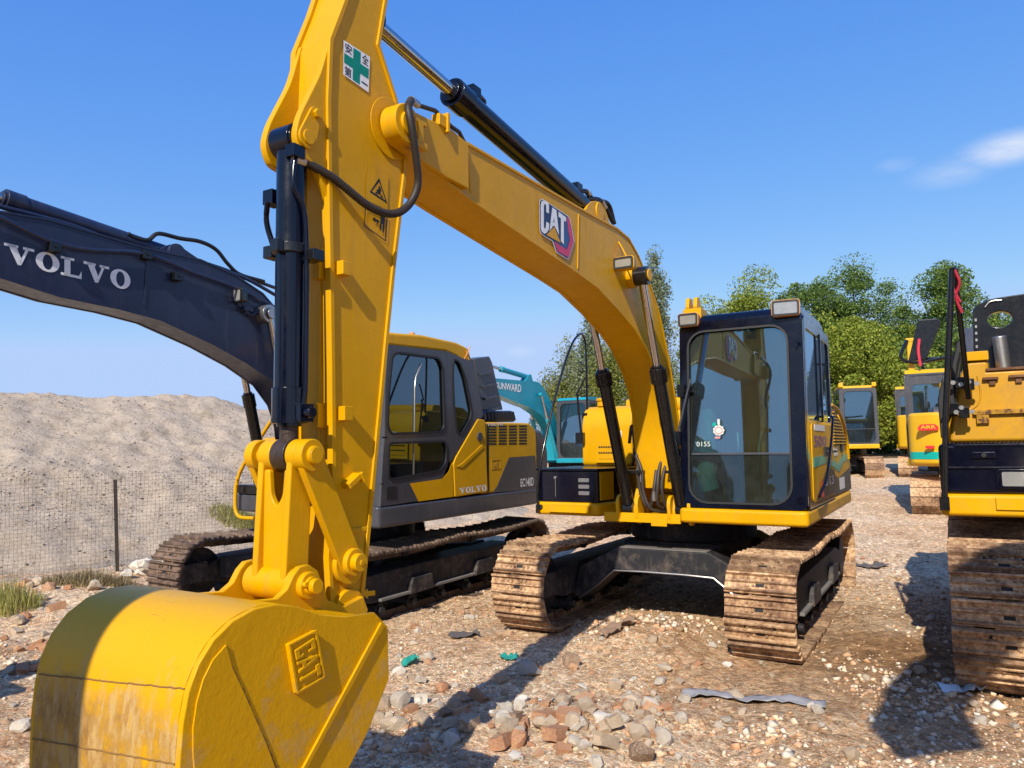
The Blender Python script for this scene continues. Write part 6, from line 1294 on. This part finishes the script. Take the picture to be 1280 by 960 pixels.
# ---- trees
leafm={}
def leafmat(k,stops): leafm[k]=islandmat('leaves_'+k,stops,.7,noise_s=2,transl=.35)
leafmat('deep',[(0,(.04,.09,.016)),(.4,(.095,.17,.026)),(.75,(.155,.24,.034)),(1,(.26,.34,.055))])
leafmat('bright',[(0,(.09,.14,.012)),(.4,(.20,.26,.02)),(.75,(.30,.35,.03)),(1,(.42,.44,.06))])
leafmat('grey',[(0,(.09,.12,.055)),(.4,(.17,.21,.10)),(.75,(.26,.30,.16)),(1,(.38,.42,.27))])
leafmat('yellow',[(0,(.09,.12,.018)),(.4,(.17,.20,.03)),(.75,(.26,.27,.04)),(1,(.34,.32,.07))])
M['trunk']=paint('bark_surface',(.12,.09,.06),.9,.5,(.2,.16,.11),0,bumpy=.5)
def tree(name,x,y,H,R_,mat,label,group=None,n=9000,base=.18,clumps=60,leaf=.16,narrow=False,sub=.5,open_=.0):
    g0=float(hgt(np.array(x),np.array(y)))-.1
    root=empty(name,Matrix.Translation((x,y,g0)),label,'tree',group)
    tr=B(); tr.tube([(0,0,-.2),(.06,.03,H*.25),(-.04,.08,H*.5),(.05,0,H*.8)],lambda t:.16*(H/9)*(1-.85*t)+.01,n=9)
    C=[]; 
    for k in range(clumps):
        for _ in range(50):
            u=np.array([random.uniform(-1,1),random.uniform(-1,1),random.uniform(-1,1)])
            if np.linalg.norm(u)<1: break
        hz=(u[2]+1)/2; 
        prof=(sin(pi*min(1,hz*.92+.08))**.6) if not narrow else (1-abs(hz-.35)*.9)*(.6+.4*sin(k*1.7))
        lump=1+.28*noise.noise(Vector((u[0]*1.5+x,u[1]*1.5+y,u[2]*1.5)))*2
        l=np.linalg.norm(u[:2])+1e-6; rr=R_*prof*lump*min(1,l*1.15)
        C.append((u[0]/l*rr,u[1]/l*rr,H*(base+(1-base)*hz*(.97 if l>.5 else 1.)),random.choice((.55,.8,1.,1.35))))
    for c in C[::max(1,len(C)//16)]:
        z0=max(H*.15,c[2]-R_*.8-.4); tr.tube([(0,0,z0),(c[0]*.5,c[1]*.5,(z0+c[2])/2+.1),(c[0]*.95,c[1]*.95,c[2])],lambda t:.06*(H/9)*(1-.8*t)+.006,n=5)
    obj('trunk',tr,'trunk',root,smooth=60)
    per=n//clumps; V=[]; 
    for c in C:
        cr=(R_*.27 if not narrow else R_*.42)*c[3]*(.95 if not narrow else .8)
        p=rng.standard_normal((per,3)); p/=np.linalg.norm(p,axis=1)[:,None]; p*=(rng.random((per,1))**.32)*cr*np.array([1,1,1.5 if narrow else .78]); V.append(p+np.array(c[:3]))
    V=np.concatenate(V); m_=len(V); A=rng.standard_normal((m_,3)); A/=np.linalg.norm(A,axis=1)[:,None]; Bv=np.cross(A,rng.standard_normal((m_,3))); Bv/=np.linalg.norm(Bv,axis=1)[:,None]
    s=leaf*rng.uniform(.5,1.1,(m_,1)); q=np.stack([V-A*s*.5,V+Bv*s*.32,V+A*s*.5,V-Bv*s*.32],1).reshape(-1,3)
    me=bpy.data.meshes.new('crown'); me.vertices.add(len(q)); me.vertices.foreach_set('co',q.ravel()); me.loops.add(m_*4); me.polygons.add(m_); me.polygons.foreach_set('loop_start',np.arange(m_)*4); me.loops.foreach_set('vertex_index',np.arange(m_*4,dtype=np.int32)); me.update(calc_edges=True)
    me.materials.append(leafm[mat]); o=bpy.data.objects.new('crown',me); COL.objects.link(o); o.parent=root; return root
def at(u,Y): return (u-640)/CF*Y*1.0
def top(v,u,Y):                                # height of a tree whose top shows at v
    d=ray(u,v); return CH+d[2]/d[1]*Y-float(hgt(np.array(at(u,Y)),np.array(Y)))+.1
GT='broad trees behind the parked machines'
TR=[(950,37,345,3.9,'bright','rounded light green tree behind the cab of the large yellow excavator'),
    (1020,42,346,3.8,'deep','dark green tree rising right behind the cab roof'),
    (1075,44,334,4.0,'deep','tall deep green tree at the middle of the tree line'),
    (1075,34,398,3.0,'bright','lower yellow-green tree in front of the tall dark tree'),
    (1130,40,398,2.6,'bright','small light tree filling the dip in the tree line'),
    (1190,38,333,3.2,'deep','tall green tree behind the red-tied handrail'),
    (1245,44,420,3.0,'deep','dark green tree behind the open black engine hood'),
    (1150,36,445,2.2,'deep','low dark tree behind the cab with the mirror'),
    (905,44,395,2.4,'deep','small dark tree just left of the cab lamps')]
for (u,Y,v,R_,mt,lb) in TR: tree('broadleaf_tree',at(u,Y),Y,top(v,u,Y),R_,mt,lb,GT,n=62000,clumps=125,leaf=.15,base=.10)
GP='slender poplars behind the boom'
TP=[(824,32,303,1.15,'grey','tallest slim grey-green poplar, just left of the cab lamps'),(795,33,345,1.0,'grey','slim grey poplar seen through the crook of the boom'),
    (740,31,392,1.3,'grey','thin pale poplar left of the boom cylinder'),(712,33,430,1.6,'yellow','yellowish poplar inside the handrail loop'),(765,29,430,1.5,'yellow','short yellow-green poplar beside the left boom cylinder'),(690,36,480,1.2,'grey','low pale sapling above the teal boom')]
for (u,Y,v,R_,mt,lb) in TP: tree('poplar_tree',at(u,Y),Y,top(v,u,Y),R_,mt,lb,GP,n=17000,clumps=130,leaf=.11,base=.10,narrow=True)
# far hedge reading as one mass
n=26000; X=rng.uniform(-14,34,n); Y=46+rng.normal(0,1.2,n)-X*.05; Hh=2.3+fbm(X,Y*0,.4,140)*.5; Zz=.5+rng.random(n)**.8*Hh
A=rng.standard_normal((n,3)); A/=np.linalg.norm(A,axis=1)[:,None]; Bv=np.cross(A,rng.standard_normal((n,3))); Bv/=np.linalg.norm(Bv,axis=1)[:,None]; s=.34*rng.uniform(.5,1.1,(n,1)); V=np.stack([X,Y,Zz],1)
q=np.stack([V-A*s*.5,V+Bv*s*.35,V+A*s*.5,V-Bv*s*.35],1).reshape(-1,3); b=B(); b.add(q.tolist(),[(4*i,4*i+1,4*i+2,4*i+3) for i in range(n)]); M['hedge']=leafm['deep']; o=obj('undergrowth',b,'hedge',None,smooth=0); tag(o,'dense dark undergrowth along the far side of the yard','undergrowth',None,'stuff')

# ------------------------------------------------------------------ light, sky, camera
SUNAZ=radians(19); EL=radians(38)      # shadows run towards (sin,cos) of SUNAZ
sd=Vector((sin(SUNAZ)*cos(EL),cos(SUNAZ)*cos(EL),-sin(EL)))
l=bpy.data.lights.new('sun','SUN'); l.energy=4.9; l.angle=radians(.53); l.color=(1,.93,.81); so=bpy.data.objects.new('sun',l); COL.objects.link(so); so.rotation_euler=sd.to_track_quat('-Z','Y').to_euler(); so.location=(-5,-15,20)
w=bpy.data.worlds.new('World'); S.world=w; w.use_nodes=True; nt=w.node_tree; bg=nt.nodes['Background']
sk=nt.nodes.new('ShaderNodeTexSky'); sk.sky_type='NISHITA'; sk.sun_disc=False; sk.sun_elevation=EL
sk.sun_rotation=atan2(-sd.x,-sd.y)          # towards the sun, clockwise from +Y
sk.altitude=300; sk.air_density=1.0; sk.dust_density=.35; sk.ozone_density=3.0
hs=nt.nodes.new('ShaderNodeHueSaturation'); hs.inputs['Saturation'].default_value=1.25; nt.links.new(sk.outputs[0],hs.inputs['Color'])
# thin clouds, mixed by direction
tc=nt.nodes.new('ShaderNodeTexCoord'); mp=nt.nodes.new('ShaderNodeMapping'); mp.inputs['Scale'].default_value=(3.2,3.2,11); nt.links.new(tc.outputs['Generated'],mp.inputs[0])
nn=noise_node(nt,1.4,9,.62,mp.outputs[0]); 
def spot(u,v,r,pw):
    d=Vector(ray(u,v)).normalized(); q=nt.nodes.new('ShaderNodeVectorMath'); q.operation='DISTANCE'; m_=nt.nodes.new('ShaderNodeMapping'); m_.inputs['Scale'].default_value=(1,1,2.6); nt.links.new(tc.outputs['Generated'],m_.inputs[0]); nt.links.new(m_.outputs[0],q.inputs[0]); q.inputs[1].default_value=(d.x,d.y,d.z*2.6)
    r_=nt.nodes.new('ShaderNodeMapRange'); nt.links.new(q.outputs['Value'],r_.inputs[0]); r_.inputs[1].default_value=0; r_.inputs[2].default_value=r; r_.inputs[3].default_value=pw; r_.inputs[4].default_value=0; r_.interpolation_type='SMOOTHSTEP'; return r_.outputs[0]
sp=[spot(1258,186,.062,1.0),spot(1120,206,.03,.4),spot(1190,214,.06,.35),spot(650,440,.03,.2)]
acc=sp[0]
for q in sp[1:]:
    m_=nt.nodes.new('ShaderNodeMath'); m_.operation='MAXIMUM'; nt.links.new(acc,m_.inputs[0]); nt.links.new(q,m_.inputs[1]); acc=m_.outputs[0]
nr=nt.nodes.new('ShaderNodeMapRange'); nt.links.new(nn.outputs[0],nr.inputs[0]); nr.inputs[1].default_value=.34; nr.inputs[2].default_value=.62
mu=nt.nodes.new('ShaderNodeMath'); mu.operation='MULTIPLY'; nt.links.new(acc,mu.inputs[0]); nt.links.new(nr.outputs[0],mu.inputs[1])

EXPO=.35; STR=.11; K=STR*2**EXPO
sp_=nt.nodes.new('ShaderNodeSeparateColor'); cb_=nt.nodes.new('ShaderNodeCombineColor'); nt.links.new(hs.outputs[0],sp_.inputs[0])
for i_,(a_,p_) in enumerate(((.80,.816),(.70,.63),(.924,.22))):
    # out = a*(in*K0)^p / K ; in*K0 is the measured display value of the raw sky
    q1=nt.nodes.new('ShaderNodeMath'); q1.operation='MULTIPLY'; q1.inputs[1].default_value=.198; nt.links.new(sp_.outputs[i_],q1.inputs[0])
    q2=nt.nodes.new('ShaderNodeMath'); q2.operation='POWER'; q2.inputs[1].default_value=p_; nt.links.new(q1.outputs[0],q2.inputs[0])
    q3=nt.nodes.new('ShaderNodeMath'); q3.operation='MULTIPLY'; q3.inputs[1].default_value=a_/K; nt.links.new(q2.outputs[0],q3.inputs[0]); q4=nt.nodes.new('ShaderNodeMath'); q4.operation='MINIMUM'; q4.inputs[1].default_value=(.46,.635,.97)[i_]/K; nt.links.new(q3.outputs[0],q4.inputs[0]); nt.links.new(q4.outputs[0],cb_.inputs[i_])
cm=mixc(nt,mu.outputs[0],cb_.outputs[0],(.86/K,.90/K,.99/K)); nt.links.new(cm,bg.inputs['Color']); bg.inputs['Strength'].default_value=STR
S.view_settings.view_transform='Standard'; S.view_settings.look='None'; S.view_settings.exposure=EXPO; S.view_settings.gamma=1
cd=bpy.data.cameras.new('camera'); cd.sensor_width=36; cd.lens=CF/1280*36; cd.clip_start=.05; cd.clip_end=2000; co=bpy.data.objects.new('camera',cd); COL.objects.link(co)
mt=Matrix.Identity(4)
for i in range(3): mt[i][0]=RT[i]; mt[i][1]=UP[i]; mt[i][2]=-FW[i]; mt[i][3]=CO[i]
co.matrix_world=mt; S.camera=co
S.cycles.max_bounces=8; S.cycles.transparent_max_bounces=16; S.cycles.use_denoising=True
